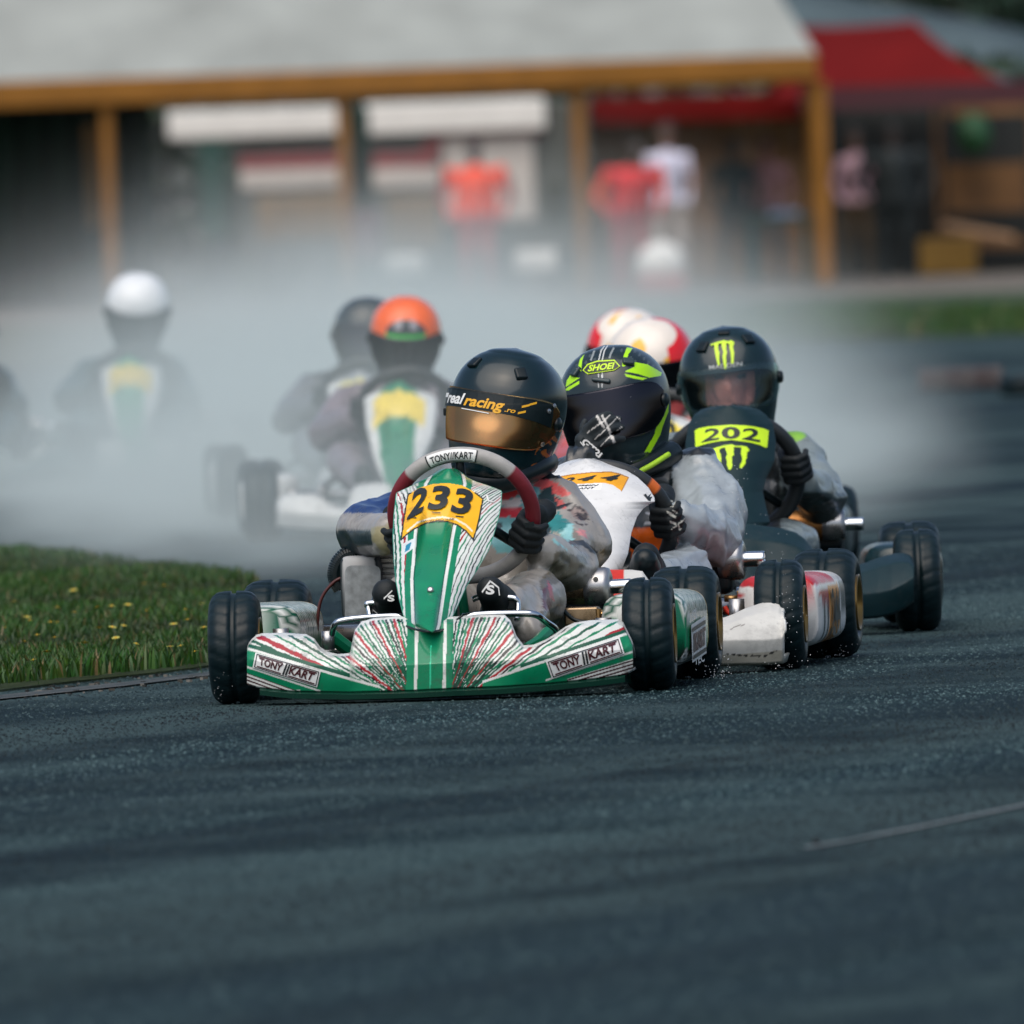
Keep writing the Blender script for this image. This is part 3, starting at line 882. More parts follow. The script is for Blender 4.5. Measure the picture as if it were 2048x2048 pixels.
# --- nose cone, traced: top and bottom edge by column
NT = [(494, 1296), (497, 1288), (503, 1280), (512, 1272), (524, 1269), (570, 1268), (612, 1271), (628, 1280), (640, 1297), (655, 1306), (675, 1311), (699, 1309), (705, 1280), (709, 1262), (722, 1246), (745, 1239), (793, 1235), (830, 1238), (861, 1236), (905, 1236), (960, 1232), (1008, 1232), (1020, 1243), (1032, 1274), (1046, 1293), (1066, 1292), (1090, 1282), (1110, 1270), (1130, 1256), (1147, 1248), (1180, 1243), (1236, 1241), (1246, 1247), (1253, 1262), (1262, 1280), (1266, 1292)]
NB = [(494, 1368), (520, 1374), (582, 1381), (700, 1383), (820, 1380), (900, 1376), (1000, 1372), (1100, 1365), (1200, 1355), (1250, 1348), (1266, 1338)]
nt_f = lambda x: np.interp(x, *zip(*NT)); nb_f = lambda x: np.interp(x, *zip(*NB))
def nose_y(px, py):
    px = np.asarray(px, float); py = np.asarray(py, float)
    t = (px - 872) / 390; T, B = nt_f(px), nb_f(px)
    v = np.clip((B - py) / np.maximum(B - T, 1), 0, 1.0)
    y = -.385 + .135 * np.abs(t) ** 2.2
    ctr = np.exp(-((px - 866) / 52) ** 4)
    hump = np.exp(-((px - 866) / 150) ** 6)
    y = y - .018 * ctr
    h = (B - py) / 815.0
    y = y + np.maximum(0, h - .062) * (.95 * hump + .55 * (1 - hump)) + .03 * np.maximum(0, v - .93) / .07
    return y - .012 * np.sin(np.pi * np.clip(v, 0, 1)) * (1 - hump)
def nose_surf(px, py, off=-.003):
    return KA.pts(px, py, nose_y(px, py) + off)
nx, nv = 520, 96
PX = np.linspace(494, 1266, nx); VV = np.linspace(0, 1, nv)
pxg, vg = np.meshgrid(PX, VV, indexing='ij')
pyg = nb_f(pxg) + (nt_f(pxg) - nb_f(pxg)) * vg
Vn = KA.pts(pxg, pyg, nose_y(pxg, pyg))
# fold the rim back so that the shell has depth
lip = [Vn[:, -1:] + np.array((0, .012, .003)), Vn[:, -1:] + np.array((0, .04, -.004)), Vn[:, -1:] + np.array((0, .07, -.03))]
foot = [Vn[:, :1] + np.array((0, .10, -.002)), Vn[:, :1] + np.array((0, .02, -.004))]
Vall = np.concatenate(foot + [Vn] + lip, 1)
def nose_paint(px, py):
    x, y = px.ravel(), py.ravel()
    side = np.where(x < 872, 0, 1)
    xm = np.where(side == 0, x, 872 * 2 - x - 10)
    Cx, Cy = 848.0, 1431.0
    ang = np.degrees(np.arctan2(Cy - y, Cx - xm)); r = np.hypot(Cy - y, Cx - xm)
    g = np.random.default_rng(4)
    c = np.tile(np.array(WHITE), (len(x), 1))
    a = 8.0; k = 0
    cols = [DKGREEN, GREEN, INK, RED, DKGREEN, GREEN, INK, DKGREEN, RED, GREEN]
    while a < 89:
        w = (1.6 + g.uniform(0, 1.6)) + (1.3 if cols[k % 10] == RED else 0)
        m = np.abs(np.radians(ang - a) * r + wob(x, y, k) * .45) < w * (.46 + .42 * r / 250)
        c[m] = cols[k % 10]
        a += g.uniform(1.7, 2.9); k += 1
    # lower third of the hump darker zigzag of ink and white
    low = (y > 1316) & (np.abs(x - 862) > 48) & (np.abs(x - 862) < 125) & ((np.floor((ang + wob(x, y, 1) * .12) / 1.25) % 2) == 0) & (ang > 40)
    c[low] = DKGREEN
    # centre band
    L0 = 858 + (1380 - y) * .02
    cen = np.abs(x - L0) < 46
    c[cen] = GREEN
    c[np.abs(x - L0 + 27) < 3.2] = WHITE; c[np.abs(x - L0 - 30) < 3.2] = WHITE
    c[(np.abs(x - L0 - 2) < 1.2) & (y > 1290)] = (.03, .55, .30)  # thin highlight on the lower band, painted as a lighter green line
    # number-band sweeps left and right
    lw = [(494, 1297), (516, 1303), (641, 1341), (700, 1358), (760, 1374)]
    ly = np.interp(x, *zip(*lw), right=1400)
    ml = (x < 770) & (y > ly)
    c[ml] = GREEN; c[(x < 770) & (np.abs(y - ly) < 2.6)] = WHITE
    ml2 = (x < 700) & (y < ly - 2.6) & (y > ly - 11)
    c[ml2] = DKGREEN
    bl = (x < 600) & (y > np.interp(x, [494, 590], [1346, 1380]))
    s = ((y - x * .36) % 7.2) < 3.1
    c[bl] = WHITE; c[bl & s] = np.array((.05, .01, .012)) 
    c[(x < 640) & (np.abs(y - np.interp(x, [494, 640], [1334, 1382])) < 2.0)] = WHITE
    rw = [(965, 1364), (1040, 1339), (1091, 1322), (1240, 1272), (1270, 1262)]
    ry = np.interp(x, *zip(*rw), left=1400)
    mr_ = (x > 962) & (y > ry)
    c[mr_] = GREEN; c[(x > 962) & (np.abs(y - ry) < 2.6)] = WHITE
    c[(x > 1040) & (y < ry - 2.6) & (y > ry - 10)] = DKGREEN
    br = (x > 1135) & (y > np.interp(x, [1135, 1270], [1358, 1316]))
    s = ((y + x * .30) % 7.2) < 3.1
    c[br] = WHITE; c[br & s] = np.array((.05, .01, .012))
    c[(x > 1091) & (np.abs(y - np.interp(x, [1091, 1270], [1361, 1302])) < 2.0)] = WHITE
    # white edge line
    c[(y < nt_f(x) + 2.2)] = WHITE
    return c
cn = nose_paint(pxg, pyg).reshape(nx, nv, 3)
cn = np.concatenate([cn[:, :1]] * 2 + [cn] + [cn[:, -1:]] * 3, 1)
NOSE_V, NOSE_SHAPE = Vall.reshape(-1, 3), Vall.shape[:2]
nose = mk('nose_cone', NOSE_V, gridF(*NOSE_SHAPE), M_print, kart, cols=cn.reshape(-1, 3), solid=.006)

def tony_box(quad, surf, parent):
    tl, tr, br, bl = quad
    q = lambda x, y: tuple(quad_map(np.array([[x, y]]), quad)[0])
    s1 = lambda px, py: surf(px, py, -.0035)
    s2 = lambda px, py: surf(px, py, -.0055)
    pl = shape('logo_panel', [q(0, 0), q(1, 0), q(1, 1), q(0, 1)], s1, parent, M_whiteink, 12)
    for a in ([(.02, .05), (.98, .05), (.98, .10), (.02, .10)], [(.02, .90), (.98, .90), (.98, .95), (.02, .95)], [(.02, .05), (.032, .05), (.032, .95), (.02, .95)], [(.968, .05), (.98, .05), (.98, .95), (.968, .95)]):
        shape('logo_border', [q(*k) for k in a], s2, parent, M_ink, 12)
    shape('logo_bar', [q(.055, .79), q(.43, .79), q(.425, .87), q(.055, .87)], s2, parent, M_maroon, 12)
    shape('logo_bar', [q(.06, .13), q(.43, .13), q(.43, .20), q(.06, .20)], s2, parent, M_maroon, 12)
    shape('logo_bar', [q(.55, .79), q(.95, .79), q(.95, .87), q(.56, .87)], s2, parent, M_maroon, 12)
    shape('logo_bar', [q(.54, .13), q(.95, .13), q(.95, .20), q(.54, .20)], s2, parent, M_maroon, 12)
    glyph('lettering', 'TONY', [q(.07, .78), q(.44, .78), q(.42, .28), q(.09, .28)], s2, parent, M_maroon, .03, 0, .1)
    glyph('lettering', 'KART', [q(.55, .78), q(.93, .78), q(.90, .28), q(.54, .28)], s2, parent, M_maroon, .03, 0, .1)
    for d in (0, .042):
        shape('logo_slash', [q(.475 + d, .87), q(.50 + d, .87), q(.475 + d, .13), q(.45 + d, .13)], s2, parent, M_ink, 8)
tony_box([(511, 1305), (641.5, 1342.6), (634, 1375), (505, 1335)], nose_surf, nose)
tony_box([(1091.5, 1322.7), (1239, 1274.8), (1249, 1307), (1104, 1358)], nose_surf, nose)
def kart_box(quad, surf, parent):
    q = lambda x, y: tuple(quad_map(np.array([[x, y]]), quad)[0])
    s1 = lambda a, b: surf(a, b, -.0035)
    s2 = lambda a, b: surf(a, b, -.006)
    shape('logo_panel', [q(-.03, -.16), q(1, -.16), q(1, 1.16), q(-.03, 1.16)], s1, parent, M_whiteink)
    shape('logo_bar', [q(0, 0.9), q(.94, 0.9), q(.94, 1.04), q(0, 1.04)], s2, parent, M_ink)
    shape('logo_bar', [q(0, -.06), q(.94, -.06), q(.94, .08), q(0, .08)], s2, parent, M_ink)
    glyph('lettering', '/KART', [q(.02, .82), q(.92, .82), q(.92, .16), q(.02, .16)], s2, parent, M_maroon, .05)
# splitter under the nose
sp = []
for k in range(33):
    x = 520 + 730 * k / 32
    a = KA.pts(x, nb_f(x) + 1, nose_y(x, nb_f(x)) + .005)
    sp.append(a)
V = []
for a in sp:
    V += [a, a + np.array((0, -.012, -.006)), a + np.array((0, -.010, -.018)), a + np.array((0, .18, -.026)), a + np.array((0, .18, -.004))]
F = [(5 * i + j, 5 * i + (j + 1) % 5, 5 * i + 5 + (j + 1) % 5, 5 * i + 5 + j) for i in range(32) for j in range(5)] + [(0, 1, 2, 3, 4), (164, 163, 162, 161, 160)]
mk('splitter', V, F, mat('green_black_lip', (.004, .035, .022), .25, coat=.4), kart, smooth=False)

# --- steering panel (nassau) traced: left and right edge by row
PL = [(937, 884), (941, 876), (947, 868), (955, 856), (963, 840), (975, 815), (985, 793), (988, 791.5), (1030, 787), (1072, 785), (1120, 787), (1163, 791), (1200, 798), (1230, 806), (1248, 815), (1256, 830), (1262, 845)]
PR = [(937, 912), (941, 919), (947, 926), (955, 935), (963, 952), (972, 980), (981, 1003), (984, 1004.5), (1010, 1003), (1036, 998), (1070, 988), (1100, 978), (1135, 958), (1172, 934), (1210, 917), (1235, 905), (1248, 897), (1256, 890), (1262, 884)]
pl_f = lambda y: np.interp(y, *zip(*PL)); pr_f = lambda y: np.interp(y, *zip(*PR))
WL = ([937, 945, 967, 1052, 1159, 1244, 1262], [880, 865, 852, 832.5, 823.5, 826, 832]); WR = ([937, 947, 967, 1052, 1154, 1250, 1262], [918, 926, 930, 909, 892, 878, 874])
def panel_y(px, py):
    px, py = np.asarray(px, float), np.asarray(py, float)
    l, r = pl_f(py), pr_f(py); u = (px - (l + r) / 2) / ((r - l) / 2)
    w = np.clip((1262 - py) / 325, 0, 1)
    wl, wr = np.interp(py, *WL), np.interp(py, *WR); uc = (px - (wl + wr) / 2) / ((wr - wl) / 2)
    y = -.375 + .665 * w ** .92 + .07 * np.abs(np.clip(u, -1, 1)) ** 2.2
    chan = np.exp(-(uc / .82) ** 6)
    y = y + chan * (.070 * np.exp(-((py - 1082) / 52) ** 2) - .028 * np.exp(-((py - 1215) / 60) ** 2) + .02 * np.exp(-((py - 962) / 14) ** 2))
    return y
def panel_surf(px, py, off=-.003):
    return KA.pts(px, py, panel_y(px, py) + off)
nu, nv = 190, 260
U = np.linspace(-1, 1, nu); YY = np.linspace(937, 1262, nv)
ug, yg = np.meshgrid(U, YY, indexing='ij')
xg = (pl_f(yg) + pr_f(yg)) / 2 + ug * (pr_f(yg) - pl_f(yg)) / 2
PLATE = [(816, 989), (840, 975), (866, 968), (896, 966), (925, 971), (946, 982), (966, 998), (958, 1040), (947, 1080), (932, 1062), (915, 1050), (895, 1043), (874, 1042), (850, 1047), (828, 1058), (812, 1070), (802, 1080), (808, 1036)]
def panel_paint(xg, yg):
    x, y = xg.ravel(), yg.ravel()
    wl, wr = np.interp(y, *WL), np.interp(y, *WR)
    mid = (wl + wr) / 2
    c = np.tile(np.array(WHITE), (len(x), 1))
    X = lambda t: 79 * np.exp(-(t - 1000) / 70) - .25 * (t - 1000)
    g = np.random.default_rng(8)
    for sgn, base in ((1, wr), (-1, wl)):
        q = (x - mid) * sgn + mid - X(y) * (1 if sgn > 0 else .55)
        q = q + wob(x, y, 2) * .45
        m0 = (x - mid) * sgn > 0
        a, k = 700.0, 0
        cols = [DKGREEN, INK, GREEN, DKGREEN, INK, RED, GREEN, DKGREEN, INK, GREEN]
        while a < 1300:
            w = g.uniform(.9, 2.1)
            c[m0 & (np.abs(q - a) < w)] = cols[k % 10]
            a += g.uniform(7, 11); k += 1
    grn = (x > wl - 15) & (x < wr + 15)
    c[grn] = GREEN
    edge = (np.abs(x - wl) < 3.2) | (np.abs(x - wr) < 3.2)
    c[edge] = WHITE
    inner = ((np.abs(x - wl - 4.4) < 1.2) | (np.abs(x - wr + 4.4) < 1.2))
    c[inner] = DKGREEN
    st = inpoly(x, y, [(808, 1086), (833, 1074), (826, 1097), (801, 1116)])
    c[st] = (.62, .68, .68); c[inpoly(x, y, [(812, 1090), (823, 1084), (819, 1099), (809, 1105)])] = (.02, .22, .35)
    pm = inpoly(x, y, PLATE); c[pm] = YEL
    cl = dline(x, y, PLATE + PLATE[:1]); c[(cl < 1.5) & (y > 985)] = INK
    band = dline(x, y, [(815, 1062), (835, 1045), (860, 1037), (885, 1034), (912, 1039), (932, 1050), (944, 1062)])
    c[pm & (band < 1.8)] = (.8, .75, .55)
    c[(x < pl_f(y) + 1.6) | (x > pr_f(y) - 1.6)] = (.05, .35, .22)
    return c
panel = mk('steering_panel', KA.pts(xg, yg, panel_y(xg, yg)).reshape(-1, 3), gridF(nu, nv)[:, ::-1], M_print, kart, cols=panel_paint(xg, yg), solid=.005)
s4 = lambda x, y: panel_surf(x, y, -.006)
glyph('race_number', '2', [(823, 978), (857, 973), (846, 1022), (813, 1040)], s4, panel, M_ink, .035, .12, .15)
glyph('race_number', '3', [(861, 971), (902, 971), (895, 1019), (854, 1019)], s4, panel, M_ink, .035, .10, .15)
glyph('race_number', '3', [(908, 973), (948, 981), (941, 1031), (900, 1024)], s4, panel, M_ink, .035, .10, .15)
glyph('small_lettering', 'DAVID NICOLAE', [(842, 1041), (908, 1036), (908, 1039), (842, 1044)], s4, panel, M_maroon, .02)
for (x, y, w) in ((872, 1023, 18), (919, 1031, 16), (826, 1033, 14)):
    shape('small_print', [(x - w / 2, y), (x + w / 2, y + 1.5), (x + w / 2, y + 3.2), (x - w / 2, y + 1.7)], s4, panel, M_ink)
# fasteners: cap screw, white tie
q = KA.pt(861, 1181, float(panel_y(861, 1181)) - .004)
b = MB(); b.lathe([(.008, 0), (.008, .006), (.004, .008), (.0005, .0075)], 14, c=q, M=Vector((0, -1, .5)).to_track_quat('Z', 'Y').to_matrix()); b.build('panel_screw', M_steel, panel, smooth=True)
for (x, y) in ((981, 998), (803, 1000)):
    q = KA.pt(x, y, float(panel_y(x, y)) - .004)
    b = MB(); b.tube(curve_pts([q + Vector((-.008, 0, .008)), q + Vector((-.004, -.008, -.004)), q + Vector((.008, -.004, -.008))]), .0028, 8); b.build('cable_tie', M_whiteink, panel, smooth=True)
# dark drawstring under the panel
pts = [KA.pt(x, y, float(panel_y(min(max(x, 806), 900), min(y, 1250))) - .02) for x, y in ((795, 1240), (812, 1252), (840, 1261), (866, 1263), (892, 1257), (910, 1243), (926, 1230))]
b = MB(); b.tube(curve_pts(pts), .003, 8); b.build('panel_cord', M_black, kart, smooth=True)

# --- steering wheel
def steering_wheel(k, c, Rr=.171, tilt=27, roll=0, tube=.0175, bands=(GREY, RED), name_box=False, pal=None):
    c = Vector(c)
    Mx = Matrix.Rotation(R(tilt), 3, 'X') @ Matrix.Rotation(R(roll), 3, 'Y')
    n1, n2 = 160, 18
    th, ps = np.meshgrid(np.linspace(0, 2 * np.pi, n1, endpoint=False), np.linspace(0, 2 * np.pi, n2, endpoint=False), indexing='ij')
    def tp(th, ps, r=tube):
        rr = Rr + r * np.cos(ps)
        v = np.stack([rr * np.sin(th), -r * np.sin(ps), rr * np.cos(th)], -1)
        return v @ np.array(Mx).T + np.array(c)
    i, j = np.meshgrid(np.arange(n1), np.arange(n2), indexing='ij')
    F = np.stack([i * n2 + j, ((i + 1) % n1) * n2 + j, ((i + 1) % n1) * n2 + (j + 1) % n2, i * n2 + (j + 1) % n2], -1).reshape(-1, 4)
    t = np.abs((th.ravel() + np.pi) % (2 * np.pi) - np.pi)
    col = np.tile(np.array(bands[0], float), (t.size, 1))
    col[(t > .80) & (t < 2.05)] = bands[1]
    if len(bands) > 2: col[(t > .80) & (t < .98)] = bands[2]
    o = mk('steering_wheel', tp(th, ps).reshape(-1, 3), F, mat('grip_leather', None, .5, var=.15, vscale=30, bump=(120, .3, .001)), k, cols=col)
    b = MB()
    for a in (0, 2.2, -2.2):
        e = Mx @ Vector((math.sin(a) * (Rr - .01), .005, math.cos(a) * (Rr - .01))) + c
        b.tube([Mx @ Vector((0, .02, 0)) + c, e], [.016, .011], 10)
    b.lathe([(.001, -.01), (.045, -.008), (.048, .004), (.04, .03), (.001, .032)], 24, 'Y', c=c, M=Mx)
    b.build('spoke_hub', M_black, o, smooth=True)
    b = MB(); b.tube([Mx @ Vector((0, 0, 0)) + c, (0, .12, .09)], .010, 10); b.build('steering_column', M_steel, o, smooth=True)
    if name_box:
        sf = lambda off: (lambda x, y: tp(x, y, tube + off))
        a0, a1 = -.46, .26
        shape('grip_label', [(a0, .35), (a1, .35), (a1, 2.08), (a0, 2.08)], sf(.0008), o, M_whiteink, .08)
        for q4 in ([(a0, 1.98), (a1, 1.98), (a1, 2.08), (a0, 2.08)], [(a0, .35), (a0 + .02, .35), (a0 + .02, 2.08), (a0, 2.08)], [(a1 - .02, .35), (a1, .35), (a1, 2.08), (a1 - .02, 2.08)], [(a0 + .05, 1.78), (a1 - .05, 1.78), (a1 - .05, 1.85), (a0 + .05, 1.85)]):
            shape('label_border', q4, sf(.0014), o, M_ink, .08)
        glyph('lettering', 'TONY//KART', [(a0 + .06, .75), (a1 - .06, .75), (a1 - .06, 1.65), (a0 + .06, 1.65)][::1], sf(.0016), o, M_ink, .02, .0, .08)
    return o
SWA = KA.pt(928, 1031, .42)
sw = steering_wheel(kart, SWA, .170, 27, 0, .019, bands=((.36, .35, .33), (.17, .012, .02)), name_box=True)

# --- side pods
def pod_paint_a(V):
    y, z, x = V[:, 1], V[:, 2], np.abs(V[:, 0])
    c = np.tile(np.array(GREEN), (len(V), 1))
    zz = z + (y - .5) * .05
    st = ((y * 26 + z * 30) % 1) < .55
    topm = zz > .165
    c[topm] = WHITE; c[topm & st] = DKGREEN
    c[(zz < .165) & (zz > .155)] = WHITE
    c[(zz < .078)] = WHITE; c[(zz < .078) & ((z * 120) % 1 < .5)] = INK
    c[(y > .80)] = (.75, .42, .01)
    return c
for sx in (-1, 1):
    pod = side_pod(kart, sx, pod_paint_a)
    pm_ = (lambda sx: (lambda a, b, off=0: np.stack([np.full(len(np.atleast_1d(a)), sx * (.5866 - off)), np.atleast_1d(a), np.atleast_1d(b)], -1)))(sx)
    f = lambda q: (q if sx > 0 else [q[1], q[0], q[3], q[2]])
    kart_box(f([(.24, .140), (.66, .152), (.66, .082), (.24, .070)]), pm_, pod)
    # white lettering lines below and above
    glyph('lettering', 'OTK', f([(.28, .185), (.42, .188), (.42, .162), (.28, .160)]), lambda a, b: pm_(a, b, -.003), pod, M_whiteink, .02)
    glyph('lettering', 'TEC', f([(.30, .072), (.6, .075), (.6, .052), (.30, .050)]), lambda a, b: pm_(a, b, -.003), pod, M_whiteink, .02)

# --- engine air box with its dark band, ribbed hose, red lead
V, F = [], []
ab = [KA.pt(x, y, .62) for x, y in ((684, 1243), (762, 1243), (762, 1110), (684, 1108))]
x0, x1, z0, z1 = ab[0].x, ab[1].x, ab[0].z, ab[2].z
st = []
for k in range(13):
    t = k / 12; y = .60 + .20 * t; e = min(1, (math.sin(math.pi * t) * 2.6) + .55)
    st.append((y, (x0 + x1) / 2, (z0 + z1) / 2, (x1 - x0) / 2 * e ** .12, (z1 - z0) / 2 * e ** .12))
V, F = loft(st, 48, 7)
V = np.array(V); cab = np.tile(np.array((.16, .175, .18)), (len(V), 1))
cab[V[:, 2] > z1 - .040] = (.010, .022, .026); cab[V[:, 2] > z1 - .010] = (.35, .36, .36)
cab[(np.abs(V[:, 0] - (x0 + x1) / 2) > (x1 - x0) / 2 - .008)] = (.012, .02, .022)
air = mk('air_box', V, F, M_printm, kart, cols=cab)
# lighter mesh panel on its face
s_air = lambda x, y: KA.pts(x, y, np.full(np.shape(x), .597))
shape('air_filter_panel', [(690, 1236), (690, 1142), (694, 1134), (702, 1131), (750, 1131), (758, 1135), (761, 1142), (761, 1236)], s_air, air, mat('pale_mesh', (.22, .24, .245), .5, var=.25, vscale=60, bump=(300, .6, .001)))
b = MB()
hp = curve_pts([KA.pt(x, y, .68) for x, y in ((712, 1104), (690, 1112), (676, 1128), (671, 1146), (674, 1162), (684, 1178))], 10)
b.tube(hp, .008, 10)
for i in range(0, len(hp) - 1, 2):
    t = (hp[i + 1] - hp[i]).normalized()
    b.tube([hp[i] - t * .0025, hp[i] + t * .0025], .021, 14)
b.build('ribbed_hose', M_black, kart, smooth=False)
b = MB(); b.tube(curve_pts([KA.pt(x, y, .66) for x, y in ((682, 1156), (668, 1164), (650, 1184), (640, 1206), (636, 1232), (634, 1262))], 8), .0042, 8)
b.build('red_lead', mat('red_brown_rubber', (.07, .012, .01), .4), kart, smooth=True)
b = MB()
e0 = KA.pt(780, 1150, .75)
for k in range(9): b.box(e0 + Vector((-.005, 0, -.06 + k * .013)), (.10, .11, .005))
b.box(e0 + Vector((0, .0, -.02)), (.07, .085, .16)); b.box(e0 + Vector((0, .03, -.13)), (.12, .15, .09))
b.build('engine', M_steel, kart, bevel=.002)

# --- hoops and pedals in chromed tube
def hoop(name, px, r, parent, m=M_chrome):
    b = MB(); b.tube(curve_pts([KA.pt(x, y, d) for x, y, d in px], 6), r, 10)
    return b.build(name, m, parent, smooth=True)
hoop('bumper_hoop', [(664, 1268, -.06), (668, 1252, -.09), (680, 1242, -.10), (720, 1236, -.10), (792, 1232, -.10), (812, 1238, -.10)], .0075, kart)
hoop('bumper_hoop', [(925, 1234, -.10), (960, 1229, -.10), (1030, 1227, -.10), (1070, 1229, -.09), (1092, 1244, -.05), (1112, 1260, 0), (1108, 1280, .04)], .0085, kart)
for (xa, xb, y, dr) in ((733, 792, 1207, -1), (960, 1036, 1194, 1)):
    b = MB()
    if dr < 0: pp = [(790, 1204, .02), (745, 1206, .02), (734, 1208, .02), (737, 1216, .02), (742, 1240, .0)]
    else: pp = [(945, 1199, .02), (962, 1194, .02), (1020, 1195, .02), (1032, 1199, .02), (1036, 1210, .02), (1034, 1240, .0)]
    b.tube(curve_pts([KA.pt(x, y, d) for x, y, d in pp], 6), .0075, 10)
    pe = b.build('pedal', M_chrome, kart, smooth=True)
    b = MB(); q = KA.pt((xa + xb) / 2, y + 14, .03); b.box(q, (abs(xb - xa) / 900, .006, .030)); b.build('pedal_plate', M_black, pe, bevel=.003)
    for kx in (-.3, .3):
        shape('pad_stripe', [((xa + xb) / 2 + kx * 24, y + 22), ((xa + xb) / 2 + kx * 24 + 3, y + 22), ((xa + xb) / 2 + kx * 24 + 14 * -dr * -1, y + 8), ((xa + xb) / 2 + kx * 24 + 14 * -dr * -1 - 3, y + 8)], lambda x, yy: KA.pts(x, yy, np.full(np.shape(x), .0255)), pe, M_whiteink)
# green mounting bracket and brake parts
b = MB()
q = KA.pt(660, 1285, .02); b.tube([KA.pt(655, 1262, 0), KA.pt(657, 1300, 0)], .016, 12)
b.build('king_pin', M_steel, kart, smooth=True)
b = MB(); b.tube([KA.pt(662, 1272, .02), KA.pt(700, 1300, .05), KA.pt(730, 1318, .08)], [.020, .018, .014], 8); b.build('steering_bracket', MATS['green_frame_paint'], kart)
b = MB(); b.tube([KA.pt(1095, 1265, .05), KA.pt(1075, 1285, .0), KA.pt(1052, 1296, -.05)], [.016, .016, .012], 8); b.build('steering_bracket', MATS['green_frame_paint'], kart)
# carburettor and brass fittings, viewer right
b = MB(); q = KA.pt(1165, 1232, .5); b.box(q, (.085, .07, .045)); b.build('carburettor', M_bronze, kart, bevel=.006)
b = MB(); b.tube([KA.pt(1193, 1232, .48), KA.pt(1223, 1233, .48)], .016, 14); b.tube([KA.pt(1196, 1218, .47), KA.pt(1198, 1240, .47)], .008, 10); b.tube([KA.pt(1215, 1225, .46), KA.pt(1218, 1242, .46)], .019, 6)
b.build('brake_caliper', M_brass, kart, smooth=False)
b = MB(); b.tube(curve_pts([KA.pt(1128, 1222, .45), KA.pt(1150, 1240, .42), KA.pt(1190, 1246, .42), KA.pt(1222, 1244, .44)]), .005, 8); b.build('brake_line', M_black, kart, smooth=True)
b = MB(); b.box(KA.pt(1170, 1190, .75), (.12, .10, .10)); b.build('fuel_tank', M_black, kart, bevel=.02)
silencer(kart, KA.pt(1208, 1174, .72), .047, .15, .052, .018, px=(1, -.08, .02))

# ================================================================== DRIVER 233
def person_root(k, V, F, m, cols, label, group='kart drivers', base=(0, .95, .12)):
    """the body mesh is the person; it stands at its own base in the kart's frame"""
    base = Vector(base)
    o = bpy.data.objects.new('person', me_new('person', np.array(V) - np.array(base), F, m, True, cols))
    w = Vector(k.world(np.array(base)))
    o.location = w; o.rotation_euler = (0, 0, k.phi)
    link(o); OFF[o.name] = tuple(base)
    return tag(o, label, 'person', group)

def face_on(V, c, base, skin=(.42, .20, .14), k=1.0):
    """skin over the front of the head, eyes and brows; head centre base"""
    d = V - np.array(base)
    m = (np.abs(d[:, 0]) < .068 * k) & (d[:, 2] > -.055) & (d[:, 2] < .075) & (d[:, 1] < 0)
    c[m] = skin
    for sx in (-1, 1):
        e = np.hypot((d[:, 0] - sx * .031) / 1.5, d[:, 2] - .022)
        c[m & (e < .009)] = (.03, .02, .02)
        br = np.hypot((d[:, 0] - sx * .031) / 3, d[:, 2] - .042); c[m & (br < .006)] = (.05, .03, .02)
    return c

def head_extra(h, yaw):
    """nose and brow on the head, turned with it"""
    h = Vector(h); Rz = Matrix.Rotation(R(-yaw), 3, 'Z')
    p = lambda x, y, z: h + Rz @ Vector((x, y, z))
    return [(p(0, -.088, .035), p(0, -.106, -.004), .010, .015), (p(-.04, -.075, .045), p(.04, -.075, .045), .016, .016), (p(0, -.07, .0), p(0, -.06, -.05), .045, .04)]

S = lambda x, y, d: KA.pt(x, y, d)
JA = dict(pelvis=S(985, 1225, 1.0), chest=S(992, 1090, .99), neck=S(1003, 960, .95), head=S(1010, 835, .91),
          sr=S(1108, 1018, .95), sl=S(890, 1010, .95), er=S(1142, 1140, .72), wr=S(1085, 1105, .50), el=S(728, 1062, .70), wl=S(782, 1068, .50),
          hr=S(1030, 1235, .92), hl=S(930, 1235, .92), kr=S(1072, 1200, .44), kl=S(830, 1200, .44), ar=S(1000, 1222, .08), al=S(778, 1216, .08))
caps = body_caps(JA, 1.08) + head_extra(JA['head'], 12)
caps += [(S(1058, 1225, .30), S(1058, 1262, .12), .055, .035), (S(1120, 1000, .93), S(1165, 1090, .86), .06, .075), (S(1090, 985, .95), S(1040, 975, .95), .055, .07)]
V, F, N = capsule_body(caps, .0075, 6)
V = wrinkle(V, N, .0075, 8.0, 1.0, (1.2, .8, .9))
px, py = KA.proj(V)
c = np.tile(np.array((.30, .285, .26)), (len(V), 1))
fr = N[:, 1] < .35
nzv = np.sin(px * .05 + np.sin(py * .043) * 2.0) + np.sin(py * .061 + px * .021)
c[nzv > .9] = (.20, .185, .16)
c[(py > 1100) & (px > 1080) & (nzv < -.6)] = (.13, .115, .085)
def pf(poly, col, jit=5.0):
    jx, jy = px + jit * np.sin(py * .13 + px * .05), py + jit * np.sin(px * .11 - py * .07)
    c[fr & inpoly(jx, jy, poly)] = col
pf([(958, 975), (1062, 935), (1085, 1000), (1062, 1080), (960, 1085)], (.16, .40, .42))
pf([(985, 1075), (1070, 1075), (1040, 1110), (990, 1110)], (.16, .40, .42))
pf([(1062, 968), (1092, 955), (1130, 970), (1143, 985), (1120, 990), (1085, 985)], (.62, .10, .10))
pf([(1078, 985), (1100, 975), (1118, 1000), (1106, 1030), (1100, 1060), (1086, 1080), (1078, 1040)], (.025, .05, .06))
pf([(1110, 1000), (1122, 1000), (1135, 1015), (1120, 1025), (1108, 1020)], (.55, .12, .11))
pf([(1098, 1040), (1122, 1025), (1135, 1050), (1118, 1085), (1096, 1070)], (.03, .21, .22))
